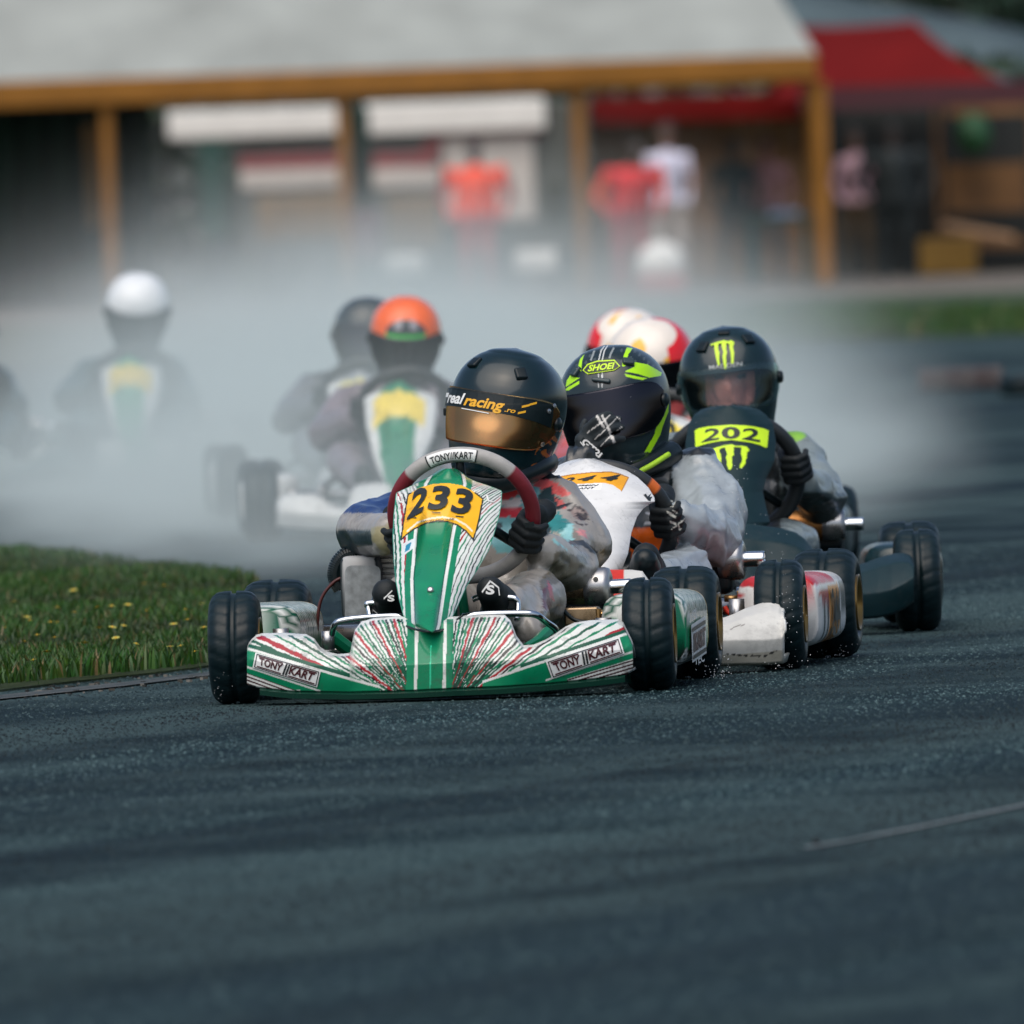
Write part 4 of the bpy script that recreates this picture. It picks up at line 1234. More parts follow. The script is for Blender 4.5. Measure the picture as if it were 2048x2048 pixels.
pf([(1112, 1062), (1140, 1050), (1150, 1080), (1130, 1100), (1108, 1085)], (.25, .52, .53))
pf([(960, 985), (1030, 962), (1042, 990), (960, 1010)], (.50, .05, .06), 2)
pf([(960, 1018), (1042, 1012), (1050, 1032), (960, 1040)], (.58, .03, .05), 2)
pf([(960, 1006), (1040, 994), (1044, 1010), (960, 1019)], (.70, .62, .60), 2)
pf([(955, 1036), (1000, 1040), (995, 1075), (955, 1070)], (.025, .05, .06))
pf([(1110, 1015), (1145, 1002), (1143, 1008), (1112, 1022)], (.015, .02, .025), 1)
ell = lambda cx, cy, a, b, rot=0: np.hypot(((px - cx) * math.cos(rot) + (py - cy) * math.sin(rot)) / a, (-(px - cx) * math.sin(rot) + (py - cy) * math.cos(rot)) / b)
c[fr & (ell(1160, 1027, 19, 13, .5) < 1)] = (.26, .20, .18)
c[fr & (ell(1163, 1033, 11, 7, .6) < 1)] = (.05, .04, .04)
c[fr & (dline(px, py, [(1138, 1022), (1152, 1012), (1168, 1022), (1176, 1040)]) < 2.6)] = (.05, .04, .04)
c[fr & (dline(px, py, [(1152, 1045), (1166, 1050), (1176, 1048)]) < 1.3)] = (.06, .05, .05)
pf([(1162, 1058), (1176, 1055), (1172, 1075), (1158, 1072)], (.55, .22, .22))
c[fr & (dline(px, py, [(1140, 1086), (1165, 1085), (1190, 1104)]) < 5)] = (.03, .035, .04)
c[fr & (dline(px, py, [(1040, 1120), (1110, 1070), (1150, 1105)]) < 6)] = (.36, .34, .30)
c[fr & inpoly(px, py, [(1085, 1180), (1095, 1170), (1108, 1200), (1096, 1225), (1086, 1215)])] = (.10, .03, .035)
c[fr & inpoly(px, py, [(1094, 1160), (1104, 1172), (1110, 1205), (1100, 1195)])] = (.36, .05, .06)
# left sleeve: blue shoulder, grey and olive cuff, black elbow
lf = px < 800
c[lf & (py < 1026)] = (.008, .035, .14)
c[lf & (py > 1062) & (px < 745)] = (.012, .028, .034)
pf([(738, 1060), (786, 1040), (790, 1120), (766, 1118), (748, 1084)], (.30, .27, .15), 3)
c[(V[:, 2] > JA['neck'].z + .0)] = (.010, .014, .016)
c = face_on(V, c, JA['head'] + Vector((0, -.0, 0)))
pa = person_root(KA, V, F, M_suit, c, 'driver in black helmet with amber visor steering the green kart 233')

# black neck roll with creases
b = MB()
b.tube(curve_pts([S(935, 955, .82), S(965, 962, .80), S(1000, 962, .80), S(1040, 950, .82), S(1080, 930, .90), S(1092, 925, 1.0)]), [.032] * 41, 14)
b.build('neck_roll', M_black, pa, smooth=True)
b = MB(); b.tube(curve_pts([S(1000, 975, .79), S(1032, 950, .80), S(1066, 925, .84)]), .006, 8); b.tube(curve_pts([S(1018, 972, .80), S(1050, 950, .82), S(1078, 928, .86)]), .007, 8)
b.build('strap', M_blackm, pa, smooth=True)

def paint_ha(W, a, z, c):
    c[:] = (.003, .015, .019)
    px, py = KA.proj(W)
    fl = (np.abs(a) > 1.1) & (a > 0)
    fire = fl & (z < .02) & (np.sin(px * .30 + np.sin(py * .21) * 1.8) + np.sin(py * .17 - px * .1) > .55)
    c[fire] = (.42, .11, .012)
    return c
HA_C = KA.pt(1011, 832, .90)
HA, hs = helmet(pa, KA, HA_C, yaw=16, pitch=-2, roll=10, s=1.035, paint=paint_ha, vis=visor_mat('amber_visor', (.75, .30, .06), .16, .26, (.95, .66, .30), .20), zs=-.020, hv=.064)
hv = lambda off: (lambda a, z: hs(a, z, off))
ST = [(-1.22, .043), (-.8, .047), (0, .047), (.8, .047), (1.22, .043), (1.25, -.012), (.9, -.004), (.5, .002), (0, .004), (-.8, .004), (-1.22, .002)]
vz = [o for o in HA.children if o.name.startswith('visor')][0]
shape('visor_strip', ST, hv(.0098), vz, M_black, .06)
shape('print_bar', [(-1.05, 0.033), (-.83, 0.033), (-.85, 0.023), (-1.05, 0.023)], hv(.0112), vz, M_whiteink, .06)
glyph('lettering', 'real', [(-.82, 0.037), (-.38, 0.037), (-.40, 0.010), (-.84, 0.010)], hv(.0112), vz, M_whiteink, .03, .15, .05)
glyph('lettering', 'racing', [(-.36, 0.033), (.34, 0.033), (.31, 0.001), (-.38, 0.001)], hv(.0112), vz, M_yellowink, .03, .15, .05)
glyph('lettering', '.ro', [(.35, 0.016), (.52, 0.016), (.50, 0.008), (.34, 0.008)], hv(.0112), vz, M_yellowink, .02, .1)
for a0, z0 in ((.60, 0.028), (.72, 0.036), (.55, 0.012)):
    shape('print_flash', [(a0, z0), (a0 + .12, z0 + .007), (a0 + .12, z0 + .002), (a0, z0 - .005)], hv(.0112), vz, M_yellowink)
shape('print_underline', [(-.40, 0.002), (.10, -0.001), (.10, -0.003), (-.40, 0.000)], hv(.0112), vz, M_whiteink, .05)
# roof vents, side tab
for a, z in ((-.62, .115), (.55, .105)):
    p = Vector(hs(np.array(a), np.array(z), .004)); n = (p - HA_C).normalized()
    b = MB(); b.box(p - n * .003, (.030, .034, .012), M=n.to_track_quat('Z', 'Y').to_matrix()); b.build('vent', M_black, HA, bevel=.005)
b = MB(); p = Vector(hs(np.array(-1.35), np.array(-.01), .012)); b.box(p, (.012, .02, .02)); b.build('visor_tab', M_black, HA, bevel=.003)
for a, z in ((1.22, .040), (1.10, .026), (1.12, -.052)):
    p = Vector(hs(np.array(a), np.array(z), .010)); n = (p - HA_C).normalized(); b = MB(); b.lathe([(.006, 0), (.006, .003), (.001, .004)], 12, c=p, M=n.to_track_quat('Z', 'Y').to_matrix()); b.build('screw', M_steel, HA)

# hands on the wheel
Mw = Matrix.Rotation(R(27), 3, 'X')
def grip(c, ang, Rr=.170, Mx=Mw):
    a = R(ang); p = Vector(c) + Mx @ Vector((math.sin(a) * Rr, 0, math.cos(a) * Rr)); t = Mx @ Vector((math.cos(a), 0, -math.sin(a)))
    return p, t
p, t = grip(SWA, 108)
def paint_ga(V, c):
    px, py = KA.proj(V)
    return c
gl = glove(pa, fist_caps(1), frame_m(p, -t, (0.25, -1, .25)), paint_ga)
shape('cuff_band', [(1050, 1046), (1068, 1043), (1069, 1052), (1051, 1056)], lambda x, y: KA.pts(x, y, np.full(np.shape(x), .345)), gl, M_black)
p, t = grip(SWA, -108)
glove(pa, fist_caps(-1), frame_m(p, -t, (-.25, -1, .25)))
shoe(pa, S(1002, 1208, .10), S(980, 1180, -.02)); sh_r = pa.children[-1]
shr = [o for o in pa.children if o.name.startswith('shoe')][0]
sS = lambda x, y: KA.pts(x, y, np.full(np.shape(x), -.069))
glyph('lettering', 'S', [(973, 1170), (989, 1170), (989, 1189), (971, 1189)], sS, shr, M_whiteink, .04)
for q4 in ([(963, 1183), (980, 1160), (982, 1163), (965, 1186)], [(980, 1160), (998, 1174), (997, 1177), (979, 1163)], [(998, 1174), (1000, 1191), (998, 1191), (996, 1175)]):
    shape('logo_line', q4, sS, shr, M_whiteink)
shl = shoe(pa, S(782, 1204, .10), S(772, 1186, -.02))
for q4 in ([(767, 1196), (784, 1180), (785, 1182), (768, 1199)],):
    shape('logo_line', q4, sS, shl, M_whiteink)
glyph('lettering', 'S', [(775, 1190), (789, 1190), (789, 1203), (775, 1203)], sS, shl, M_whiteink, .04)

# ================================================================== shared makers for the other karts
def make_nose(K, ko, NT, NB, cx, hw, paint, y0=-.385, sweep=.13, humpw=150, slope=.8, nx=300, nv=48, m=None, bulge=.018, lean=.5):
    tf = lambda x: np.interp(x, *zip(*NT)); bf = lambda x: np.interp(x, *zip(*NB))
    def yf(px, py):
        px, py = np.asarray(px, float), np.asarray(py, float)
        t = (px - cx) / hw; T, B = tf(px), bf(px); h = (B - py) / 780.0
        v = np.clip((B - py) / np.maximum(B - T, 1), 0, 1)
        hump = np.exp(-((px - cx) / humpw) ** 6)
        y = y0 + sweep * np.abs(t) ** 2.2 - bulge * np.exp(-((px - cx) / 55) ** 4)
        y = y + np.maximum(0, h - .06) * (slope * hump + lean * (1 - hump)) + .05 * np.maximum(0, v - .85) / .15
        return y - .022 * np.sin(np.pi * v) * (1 - hump)
    X = np.linspace(NT[0][0], NT[-1][0], nx)
    xg, vg = np.meshgrid(X, np.linspace(0, 1, nv), indexing='ij')
    yg = bf(xg) + (tf(xg) - bf(xg)) * vg
    V = K.pts(xg, yg, yf(xg, yg))
    lip = [V[:, -1:] + np.array((0, .012, .003)), V[:, -1:] + np.array((0, .05, -.006)), V[:, -1:] + np.array((0, .08, -.03))]
    foot = [V[:, :1] + np.array((0, .12, -.004)), V[:, :1] + np.array((0, .02, -.006))]
    A = np.concatenate(foot + [V] + lip, 1)
    c = paint(xg, yg).reshape(nx, nv, 3); c = np.concatenate([c[:, :1]] * 2 + [c] + [c[:, -1:]] * 3, 1)
    o = mk('nose_cone', A.reshape(-1, 3), gridF(A.shape[0], A.shape[1]), m or M_print, ko, cols=c.reshape(-1, 3), solid=.006)
    return o, (lambda px, py, off=-.003: K.pts(px, py, yf(px, py) + off))

def make_panel(K, ko, PL, PR, yf0, paint, nu=220, nv=300, m=None):
    lf = lambda y: np.interp(y, *zip(*PL)); rf = lambda y: np.interp(y, *zip(*PR))
    ya, yb = PL[0][0], PL[-1][0]
    def yf(px, py):
        px, py = np.asarray(px, float), np.asarray(py, float)
        l, r = lf(py), rf(py); u = np.clip((px - (l + r) / 2) / np.maximum((r - l) / 2, 1), -1, 1)
        w = np.clip((yb - py) / (yb - ya), 0, 1)
        return yf0(u, w)
    ug, yg = np.meshgrid(np.linspace(-1, 1, nu), np.linspace(ya, yb, nv), indexing='ij')
    xg = (lf(yg) + rf(yg)) / 2 + ug * (rf(yg) - lf(yg)) / 2
    o = mk('steering_panel', K.pts(xg, yg, yf(xg, yg)).reshape(-1, 3), gridF(nu, nv)[:, ::-1], m or M_print, ko, cols=paint(xg.ravel(), yg.ravel()), solid=.005)
    return o, (lambda px, py, off=-.003: K.pts(px, py, yf(px, py) + off))

# ================================================================== KART 244
g = G(1566, 1338); ph = R(-7.0)
KB = Kart(g.x - .5065 * math.cos(ph), g.y - .5065 * math.sin(ph), ph)
kb = empty('racing_kart', KB.O, KB.phi)
tag(kb, 'white kart with number 244 on its front panel and plain white bumper wings', 'kart', 'racing karts')
build_wheels(kb, steer=R(2.5)); chassis(kb, frame=mat('orange_frame_paint', (.45, .10, .01), .3, coat=.4))
BN_T = [(765, 1232), (770, 1222), (780, 1216), (805, 1214), (880, 1245), (960, 1252), (990, 1200), (1020, 1155), (1050, 1143), (1140, 1141), (1262, 1142), (1284, 1145), (1298, 1165), (1345, 1258), (1400, 1256), (1440, 1240), (1465, 1231), (1490, 1219), (1520, 1209), (1542, 1205), (1558, 1209), (1567, 1218), (1569, 1226)]
BN_B = [(765, 1318), (800, 1330), (1000, 1340), (1200, 1338), (1465, 1327), (1530, 1326), (1564, 1323), (1569, 1305)]
def paint_nb(xg, yg):
    x, y = xg.ravel(), yg.ravel(); c = np.tile(np.array((.60, .60, .56)), (len(x), 1))
    c[(x > 1212) & (x < 1247) & (y < 1262)] = (.62, .035, .02)
    c[(x > 1300) & (y > np.interp(x, [1465, 1566], [1310, 1300]))] = (.42, .40, .33)
    d = dline(x, y, [(1455, 1308), (1490, 1311), (1530, 1312), (1552, 1302)]) + 1.2 * np.sin(x * .5)
    c[d < 1.3] = (.03, .03, .03)
    d = dline(x, y, [(1462, 1258), (1474, 1252), (1490, 1249)]); c[d < 1.0] = (.2, .19, .17)
    return c
nb, nbs = make_nose(KB, kb, BN_T, BN_B, 1150, 410, paint_nb, humpw=165, m=M_printm, lean=.9)
BP_L = [(917, 1158), (919, 1148), (924, 1132), (930, 1118), (945, 1096), (960, 1086), (1000, 1092), (1060, 1112), (1140, 1140), (1200, 1152)]
BP_R = [(917, 1188), (919, 1200), (923, 1215), (930, 1231), (940, 1252), (955, 1276), (975, 1297), (995, 1309), (1003, 1310), (1009, 1298), (1018, 1286), (1034, 1274), (1065, 1263), (1108, 1256), (1136, 1245), (1159, 1232), (1200, 1220)]
PLB = [(1111, 962), (1118, 954), (1145, 949), (1185, 945), (1222, 944), (1240, 948), (1257, 955), (1243, 982), (1226, 970), (1210, 966), (1190, 966), (1155, 968), (1120, 972)]
def paint_pb(x, y):
    c = np.tile(np.array((.66, .67, .66)), (len(x), 1))
    c[inpoly(x, y, PLB)] = (.80, .36, .01)
    c[(dline(x, y, PLB[:8]) < 1.0)] = (.35, .14, .01)
    c[inpoly(x, y, [(1140, 970), (1204, 966), (1201, 979), (1150, 979)])] = (.85, .86, .85)
    return c
pb_, pbs = make_panel(KB, kb, BP_L, BP_R, lambda u, w: -.16 + .46 * w + .07 * np.abs(u) ** 2.2, paint_pb)
s4 = lambda x, y: pbs(x, y, -.0025)
glyph('race_number', '2', [(1126, 956), (1151, 954), (1146, 965), (1121, 967)], s4, pb_, M_ink, .03, .35, .2)
glyph('race_number', '4', [(1158, 953), (1194, 950), (1188, 961), (1152, 962)], s4, pb_, M_ink, .05, .35, .2)
glyph('race_number', '4', [(1204, 950), (1242, 949), (1238, 964), (1198, 958)], s4, pb_, M_ink, .05, .35, .2)
glyph('small_lettering', 'JMIN', [(1152, 970), (1199, 968), (1197, 972), (1151, 973)], s4, pb_, M_ink, .02, .3)
glyph('small_lettering', 'ANT', [(1156, 975), (1192, 973), (1190, 977), (1155, 978)], s4, pb_, M_ink, .02, .3)
shape('emblem', [(1287, 990), (1292, 987), (1295, 993), (1303, 986), (1299, 994), (1305, 993), (1302, 997), (1301, 1002), (1296, 1000)], s4, pb_, M_ink)
SWB = KB.pt(1203, 1055, .42)
steering_wheel(kb, SWB, .176, 27, 0, .019, bands=((.02, .024, .026), (.014, .018, .02), (.62, .13, .015)))
def pod_paint_b(V):
    y, z = V[:, 1], V[:, 2]; c = np.tile(np.array((.66, .66, .64)), (len(V), 1))
    c[(y > .42) & (y < .66) & (z < .20)] = (.68, .26, .01)
    c[(z > .205) & (y < .62)] = (.45, .02, .025)
    c[(y < .42) & (z > .13 + .25 * (.42 - y)) & (z < .19)] = (.45, .02, .025)
    c[(y > .24) & (y < .40) & (z < .15) & (z > .06) & (((y * 14) % 1) < .45)] = INK
    c[(y > .45) & (y < .63) & (z < .15) & (((y * 24 + np.sin(z * 60)) % 1) < .35)] = (.02, .015, .01)
    c[(y > .70) & (z < .2) & (z > .12)] = (.12, .12, .12)
    return c
for sx in (-1, 1):
    pod = side_pod(kb, sx, pod_paint_b)
    if sx > 0:
        pm2 = lambda a, b: np.stack([np.full(len(np.atleast_1d(a)), .589), np.atleast_1d(a), np.atleast_1d(b)], -1)
        glyph('race_number', '244', [(.44, .19), (.64, .19), (.64, .07), (.44, .07)], pm2, pod, M_ink, .02)
silencer(kb, KB.pt(1475, 1119, .72), .050, .16, .055, .020, col=M_blackm, px=(1, -.06, .0))
b = MB(); b.tube([KB.pt(1449, 1197, .45), KB.pt(1475, 1197, .45)], .009, 12); b.build('brass_fitting', M_brass, kb, smooth=True)
b = MB(); b.box(KB.pt(1482, 1199, .44), (.018, .03, .045)); b.build('brake_caliper', M_brass, kb, bevel=.002)
b = MB(); b.tube(curve_pts([KB.pt(x, y, .43) for x, y in ((1449, 1213), (1456, 1224), (1466, 1230), (1480, 1228))]), .006, 8); b.build('red_hose', mat('red_hose', (.55, .04, .02), .35), kb, smooth=True)
b = MB(); b.tube([KB.pt(x, y, .46) for x, y in ((1452, 1222), (1468, 1218), (1476, 1226))], .005, 8); b.build('brake_line', M_brass, kb, smooth=True)
b = MB(); b.tube([KB.pt(1290, 1147, .0), KB.pt(1335, 1147, .02)], .010, 10); b.build('bumper_hoop', M_chrome, kb, smooth=True)
b = MB(); b.box(KB.pt(1420, 1150, .75), (.12, .10, .10)); b.build('fuel_tank', M_black, kb, bevel=.02)

S = lambda x, y, d: KB.pt(x, y, d)
JB = dict(pelvis=S(1262, 1180, 1.0), chest=S(1262, 1045, .99), neck=S(1248, 930, .95), head=S(1232, 822, .91),
          sr=S(1388, 965, .96), sl=S(1142, 970, .95), er=S(1432, 1082, .70), wr=S(1368, 1042, .48), el=S(1105, 1035, .74), wl=S(1165, 925, .67),
          hr=S(1300, 1190, .92), hl=S(1200, 1190, .92), kr=S(1372, 1152, .42), kl=S(1120, 1160, .42), ar=S(1300, 1165, .06), al=S(1120, 1165, .06))
caps = body_caps(JB, 1.12) + head_extra(JB['head'], 14)
caps += [(S(1392, 948, .96), S(1428, 1020, .86), .075, .088), (S(1428, 1020, .86), S(1428, 1075, .74), .088, .072), (S(1425, 1080, .70), S(1385, 1050, .52), .078, .058)]
V, F, N = capsule_body(caps, .0075, 6)
V = wrinkle(V, N, .0095, 7.5, 4.0, (1.3, .8, .9))
px, py = KB.proj(V)
c = np.tile(np.array((.30, .345, .37)), (len(V), 1)); fr = N[:, 1] < .3
tor = (px < 1345) & (px > 1130) & (py < 1150) & (V[:, 1] > .72)
c[tor] = (.010, .018, .022)
zz = tor & fr
c[zz & (dline(px, py, [(1262, 952), (1300, 930), (1345, 905)]) < 5)] = (.38, .62, .02)
c[zz & (dline(px, py, [(1300, 945), (1330, 925)]) < 2)] = (.7, .72, .6)
c[(px < 1150) & (py < 1010)] = (.05, .06, .065)
c[fr & (px > 1262) & (px < 1350) & (py > 1055) & (py < 1112) & (V[:, 1] > .5)] = (.58, .10, .006)
c[fr & inpoly(px, py, [(1296, 1000), (1322, 1012), (1322, 1058), (1290, 1052)]) & ((py % 9) < 3.5)] = (.45, .48, .52)
c[V[:, 2] > JB['neck'].z + .02] = (.010, .014, .016)
c = face_on(V, c, JB['head'])
pbn = person_root(KB, V, F, M_suit, c, 'driver in black and lime helmet raising one gloved hand to the dark visor')
b = MB(); b.tube(curve_pts([S(1165, 930, .82), S(1215, 942, .80), S(1265, 940, .80), S(1320, 918, .86), S(1345, 905, .92)]), .030, 14); nr = b.build('neck_roll', M_black, pbn, smooth=True)
b = MB(); b.tube(curve_pts([S(1255, 955, .775), S(1300, 932, .79), S(1338, 908, .84)]), .007, 8); b.build('strap', mat('lime_cloth', (.35, .60, .02), .6), pbn, smooth=True)

Z = lambda pts: [(1120 + .1553 * x, 600 + .1553 * y) for x, y in pts]
LIMES = [Z(q) for q in ([(155, 930), (180, 990), (250, 1005), (75, 1120), (85, 1040)], [(250, 1040), (245, 1080), (110, 1165), (65, 1160), (90, 1130)],
    [(960, 800), (1130, 830), (1310, 935), (1300, 975), (1150, 1000), (1000, 950), (830, 920), (960, 860)], [(830, 950), (1000, 985), (1130, 1010), (1060, 1030), (950, 1010), (850, 985)],
    [(235, 850), (260, 760), (315, 695), (285, 780), (270, 920), (240, 900)], [(800, 850), (820, 720), (860, 610), (935, 620), (880, 700), (840, 850), (810, 860)],
    [(1400, 1330), (1396, 1440), (1325, 1620), (1290, 1740), (1165, 1960), (1090, 1960), (1215, 1720), (1255, 1600), (1335, 1500)])]
def paint_hb(W, a, z, c):
    c[:] = (.012, .024, .028)
    px, py = KB.proj(W); f = np.abs(a) < 1.9
    s = (np.sin(px * .35) * np.sin(py * .30 + px * .1) > .55) & (py < 735) & (np.abs(px - 1215) > 22); c[f & s] = (.05, .07, .075)
    for q in LIMES: c[f & inpoly(px, py, q)] = (.40, .78, .008)
    c[f & (dline(px, py, Z([(1210, 1720), (1150, 1830), (1090, 1932)])) < 1.6)] = INK
    for q in ([(500, 770), (530, 650), (570, 595)], [(545, 770), (570, 655), (610, 590)], [(495, 920), (495, 1120)], [(542, 920), (542, 1120)]):
        c[f & (dline(px, py, Z(q)) < 1.1)] = (.6, .62, .6)
    for q in ([(640, 740), (650, 700), (690, 620)], [(400, 770), (440, 660)]):
        c[f & (dline(px, py, Z(q)) < 1.8)] = (.25, .28, .28)
    return c
HB_C = KB.pt(1231, 818, .90)
HBm, hs2 = helmet(pbn, KB, HB_C, yaw=14, pitch=0, roll=-8, s=1.01, paint=paint_hb, vis=visor_mat('smoked_visor', (.030, .028, .040), .08, .05, (.75, .72, .85), .10), zs=-.018, hv=.066)
def on_helm(K, c, s, off=.0022, depth=None):
    """print on a helmet: photo point -> the shell point in front (by marching from the camera)"""
    C = Vector(c)
    def f(px, py):
        out = []
        for x, y in zip(np.atleast_1d(px), np.atleast_1d(py)):
            lo, hi = C.y - .20, C.y
            for _ in range(26):
                mid = (lo + hi) / 2; p = K.pt(x, y, mid)
                if s(p) > off: lo = mid
                else: hi = mid
            out.append(tuple(K.pt(x, y, hi)))
        return np.array(out)
    return f
def shell_dist(c, yaw, pitch, roll, s):
    Mi = (Matrix.Translation(Vector(c)) @ Matrix.Rotation(R(roll), 4, 'Y') @ Matrix.Rotation(R(-yaw), 4, 'Z') @ Matrix.Rotation(R(pitch), 4, 'X') @ Matrix.Scale(s, 4)).inverted()
    def d(p):
        q = Mi @ p
        if q.z > .164 or q.z < -.157: return 1.0
        a = math.atan2(q.x, -q.y); r = float(np.linalg.norm(helm_pt(a, q.z)[:2]))
        return (math.hypot(q.x, q.y) - r) * s * .9
    return d
ohB = on_helm(KB, HB_C, shell_dist(HB_C, 14, 0, -8, 1.01), .003)
ohB2 = on_helm(KB, HB_C, shell_dist(HB_C, 14, 0, -8, 1.01), .0045)
shape('badge', Z([(290, 905), (350, 825), (480, 780), (700, 768), (775, 850), (700, 905), (560, 925), (355, 955)]), ohB, HBm, M_limeink, 6)
shape('badge', Z([(305, 902), (358, 838), (482, 795), (695, 783), (758, 850), (695, 892), (560, 911), (360, 940)]), ohB2, HBm, M_ink, 6)
glyph('lettering', 'SHOEI', Z([(375, 838), (705, 800), (690, 885), (355, 922)]), on_helm(KB, HB_C, shell_dist(HB_C, 14, 0, -8, 1.01), .006), HBm, M_limeink, .03, .1)
# brow vent and roof vents
for q, r in (((530, 1035), (.05, .012, .012)), ((880, 790), (.03, .012, .022)), ((200, 920), (.022, .012, .03))):
    x, y = Z([q])[0]; p = Vector(ohB(x, y)[0]); n = (p - HB_C).normalized()
    b = MB(); b.box(p, r, M=n.to_track_quat('Y', 'Z').to_matrix() @ Matrix.Rotation(R(-10), 3, 'Y')); b.build('vent', mat('slate_plastic', (.02, .04, .045), .4), HBm, bevel=.004)
# hand on the wheel
p, t = grip(SWB, 82, .176)
def white_bands(K, segs, w, col=(.55, .55, .48)):
    def f(V, c):
        px, py = K.proj(V)
        for s, ww in segs: c[(dline(px, py, s) < ww) & (V[:, 1] < V[:, 1].mean() + .04)] = col
        return c
    return f
zc = lambda pts: [(1240 + .1501 * x, 960 + .1501 * y) for x, y in pts]
glove(pbn, fist_caps(1), frame_m(p, -t, (.3, -1, .15)), white_bands(KB, [(zc([(600, 265), (700, 285)]), 1.6), (zc([(570, 310), (680, 340)]), 2.4), (zc([(640, 430), (730, 490)]), 2.6), (zc([(700, 400), (760, 440)]), 1.3), (zc([(680, 560), (740, 590)]), 2.2), (zc([(780, 610), (800, 660)]), 2.0), (zc([(830, 370), (930, 470), (970, 560), (920, 710)]), 1.4), (zc([(690, 660), (860, 520), (910, 490), (950, 600)]), 1.1), (zc([(700, 360), (745, 270), (740, 240)]), .9)], 1))
p, t = grip(SWB, -100, .176)
# raised hand at the visor, back of the hand to the camera
zr = lambda x, y, d: KB.pt(860 + .2588 * x, 650 + .2588 * y, d)
hc = []
fingers = [((1215, 800), (1290, 730), (1345, 700), (1392, 690)), ((1232, 838), (1320, 775), (1385, 735), (1462, 722)), ((1262, 878), (1345, 830), (1410, 795), (1486, 790)), ((1310, 930), (1380, 900), (1430, 880), (1494, 878))]
dd = [.672, .655, .668, .69]
for fg in fingers:
    pts = [zr(x, y, d) for (x, y), d in zip(fg, dd)]
    for k in range(3): hc.append((pts[k], pts[k + 1], (.0125, .0115, .0105)[k], (.0115, .0105, .0088)[k]))
    hc.append((zr(1205, 915, .68), pts[0], .020, .0135))
hc += [(zr(1180, 890, .68), zr(1275, 950, .68), .022, .022), (zr(1210, 930, .68), zr(1180, 1010, .69), .028, .030), (zr(1180, 1010, .69), zr(1195, 1050, .70), .030, .033),
       (zr(1195, 870, .70), zr(1185, 790, .70), .014, .0115), (zr(1185, 790, .70), zr(1198, 745, .70), .0112, .009)]
gp = [([(1290, 705), (1345, 790)], 2.4), ([(1330, 700), (1400, 840), (1435, 930)], 2.2), ([(1385, 830), (1430, 930)], 1.8), ([(1212, 835), (1345, 740), (1392, 695)], .9), ([(1275, 880), (1350, 815), (1440, 720)], .9), ([(1320, 935), (1395, 860), (1490, 780)], .9), ([(1440, 710), (1472, 730), (1470, 750)], .9)]
gseg = [([(860 + .2588 * x, 650 + .2588 * y) for x, y in s], w) for s, w in gp]
def _lg(V, c):
    c[:] = (.020, .027, .030)
    return white_bands(KB, gseg, 1, (.62, .60, .56))(V, c)
glh = glove(pbn, hc, Matrix.Identity(4), _lg, .0036)
sG = lambda x, y: np.array([tuple(zr(a, b, .645)) for a, b in zip(np.atleast_1d(x), np.atleast_1d(y))])
shape('cuff_patch', [(1185, 868), (1345, 1000), (1325, 1035), (1160, 905)], sG, glh, M_black)
sG2 = lambda x, y: np.array([tuple(zr(a, b, .643)) for a, b in zip(np.atleast_1d(x), np.atleast_1d(y))])
glyph('lettering', 'GT2i', [(1198, 872), (1338, 992), (1305, 1030), (1166, 912)], sG2, glh, M_whiteink, .04)
shape('cuff_line', [(1158, 905), (1164, 900), (1262, 1020), (1256, 1024)], sG2, glh, M_whiteink)
# dark toe of the shoe showing over the bumper
shoe(pbn, S(1300, 1146, .12), S(1292, 1112, -.02))
V, F, N = capsule_body([(S(1290, 1122, -.04), S(1290, 1118, .02), .034, .036), (S(1290, 1138, -.02), S(1290, 1135, .05), .042, .042)], .005, 6)
shr = [o for o in pbn.children if o.name.startswith('shoe')][0]
mk('toe_cap', V, F, M_black, shr)

# ================================================================== KART 202
g = G(1838, 1262); ph = R(0.4)
KC = Kart(g.x - .5065 * math.cos(ph), g.y - .5065 * math.sin(ph), ph)
kc = empty('racing_kart', KC.O, KC.phi)
tag(kc, 'dark teal kart with lime number 202 and claw marks on its front panel', 'kart', 'racing karts')
build_wheels(kc, xf=.5065, xr=.515, rimc='gold'); chassis(kc, frame=mat('dark_frame_paint', (.02, .03, .035), .3, coat=.4))
half = [(1458, 1049), (1500, 1050), (1535, 1055), (1565, 1059), (1592, 1067), (1610, 1080), (1626, 1100), (1636, 1125), (1648, 1143), (1670, 1143), (1698, 1137), (1730, 1128), (1763, 1116), (1790, 1109), (1808, 1108), (1820, 1112), (1828, 1122)]
CT = [(2916 - x, y + 10) for x, y in half[:0:-1]] + half
CBh = [(1458, 1240), (1600, 1239), (1707, 1236), (1756, 1232), (1784, 1226), (1808, 1214), (1828, 1200)]
CB = [(2916 - x, y + 10) for x, y in CBh[:0:-1]] + CBh
paint_nc = lambda xg, yg: np.tile(np.array((.0032, .020, .025)), (xg.size, 1))
nc, ncs = make_nose(KC, kc, CT, CB, 1458, 370, paint_nc, humpw=172, slope=.75, m=M_printm, lean=1.1, sweep=.10)
CP_L = [(811, 1440), (814, 1420), (819, 1402), (830, 1388), (848, 1377), (885, 1371), (922, 1371), (956, 1384), (984, 1390), (1013, 1384), (1044, 1377), (1064, 1394), (1075, 1430), (1079, 1450)]
CP_R = [(811, 1472), (814, 1498), (819, 1518), (830, 1532), (848, 1546), (885, 1552), (922, 1549), (956, 1533), (984, 1526), (1013, 1532), (1044, 1540), (1064, 1523), (1075, 1483), (1079, 1462)]
def paint_pc(x, y):
    return np.tile(np.array((.0032, .020, .024)), (len(x), 1))
pc, pcs = make_panel(KC, kc, CP_L, CP_R, lambda u, w: -.04 + .34 * w + .075 * np.abs(u) ** 2.2, paint_pc, m=M_printm)
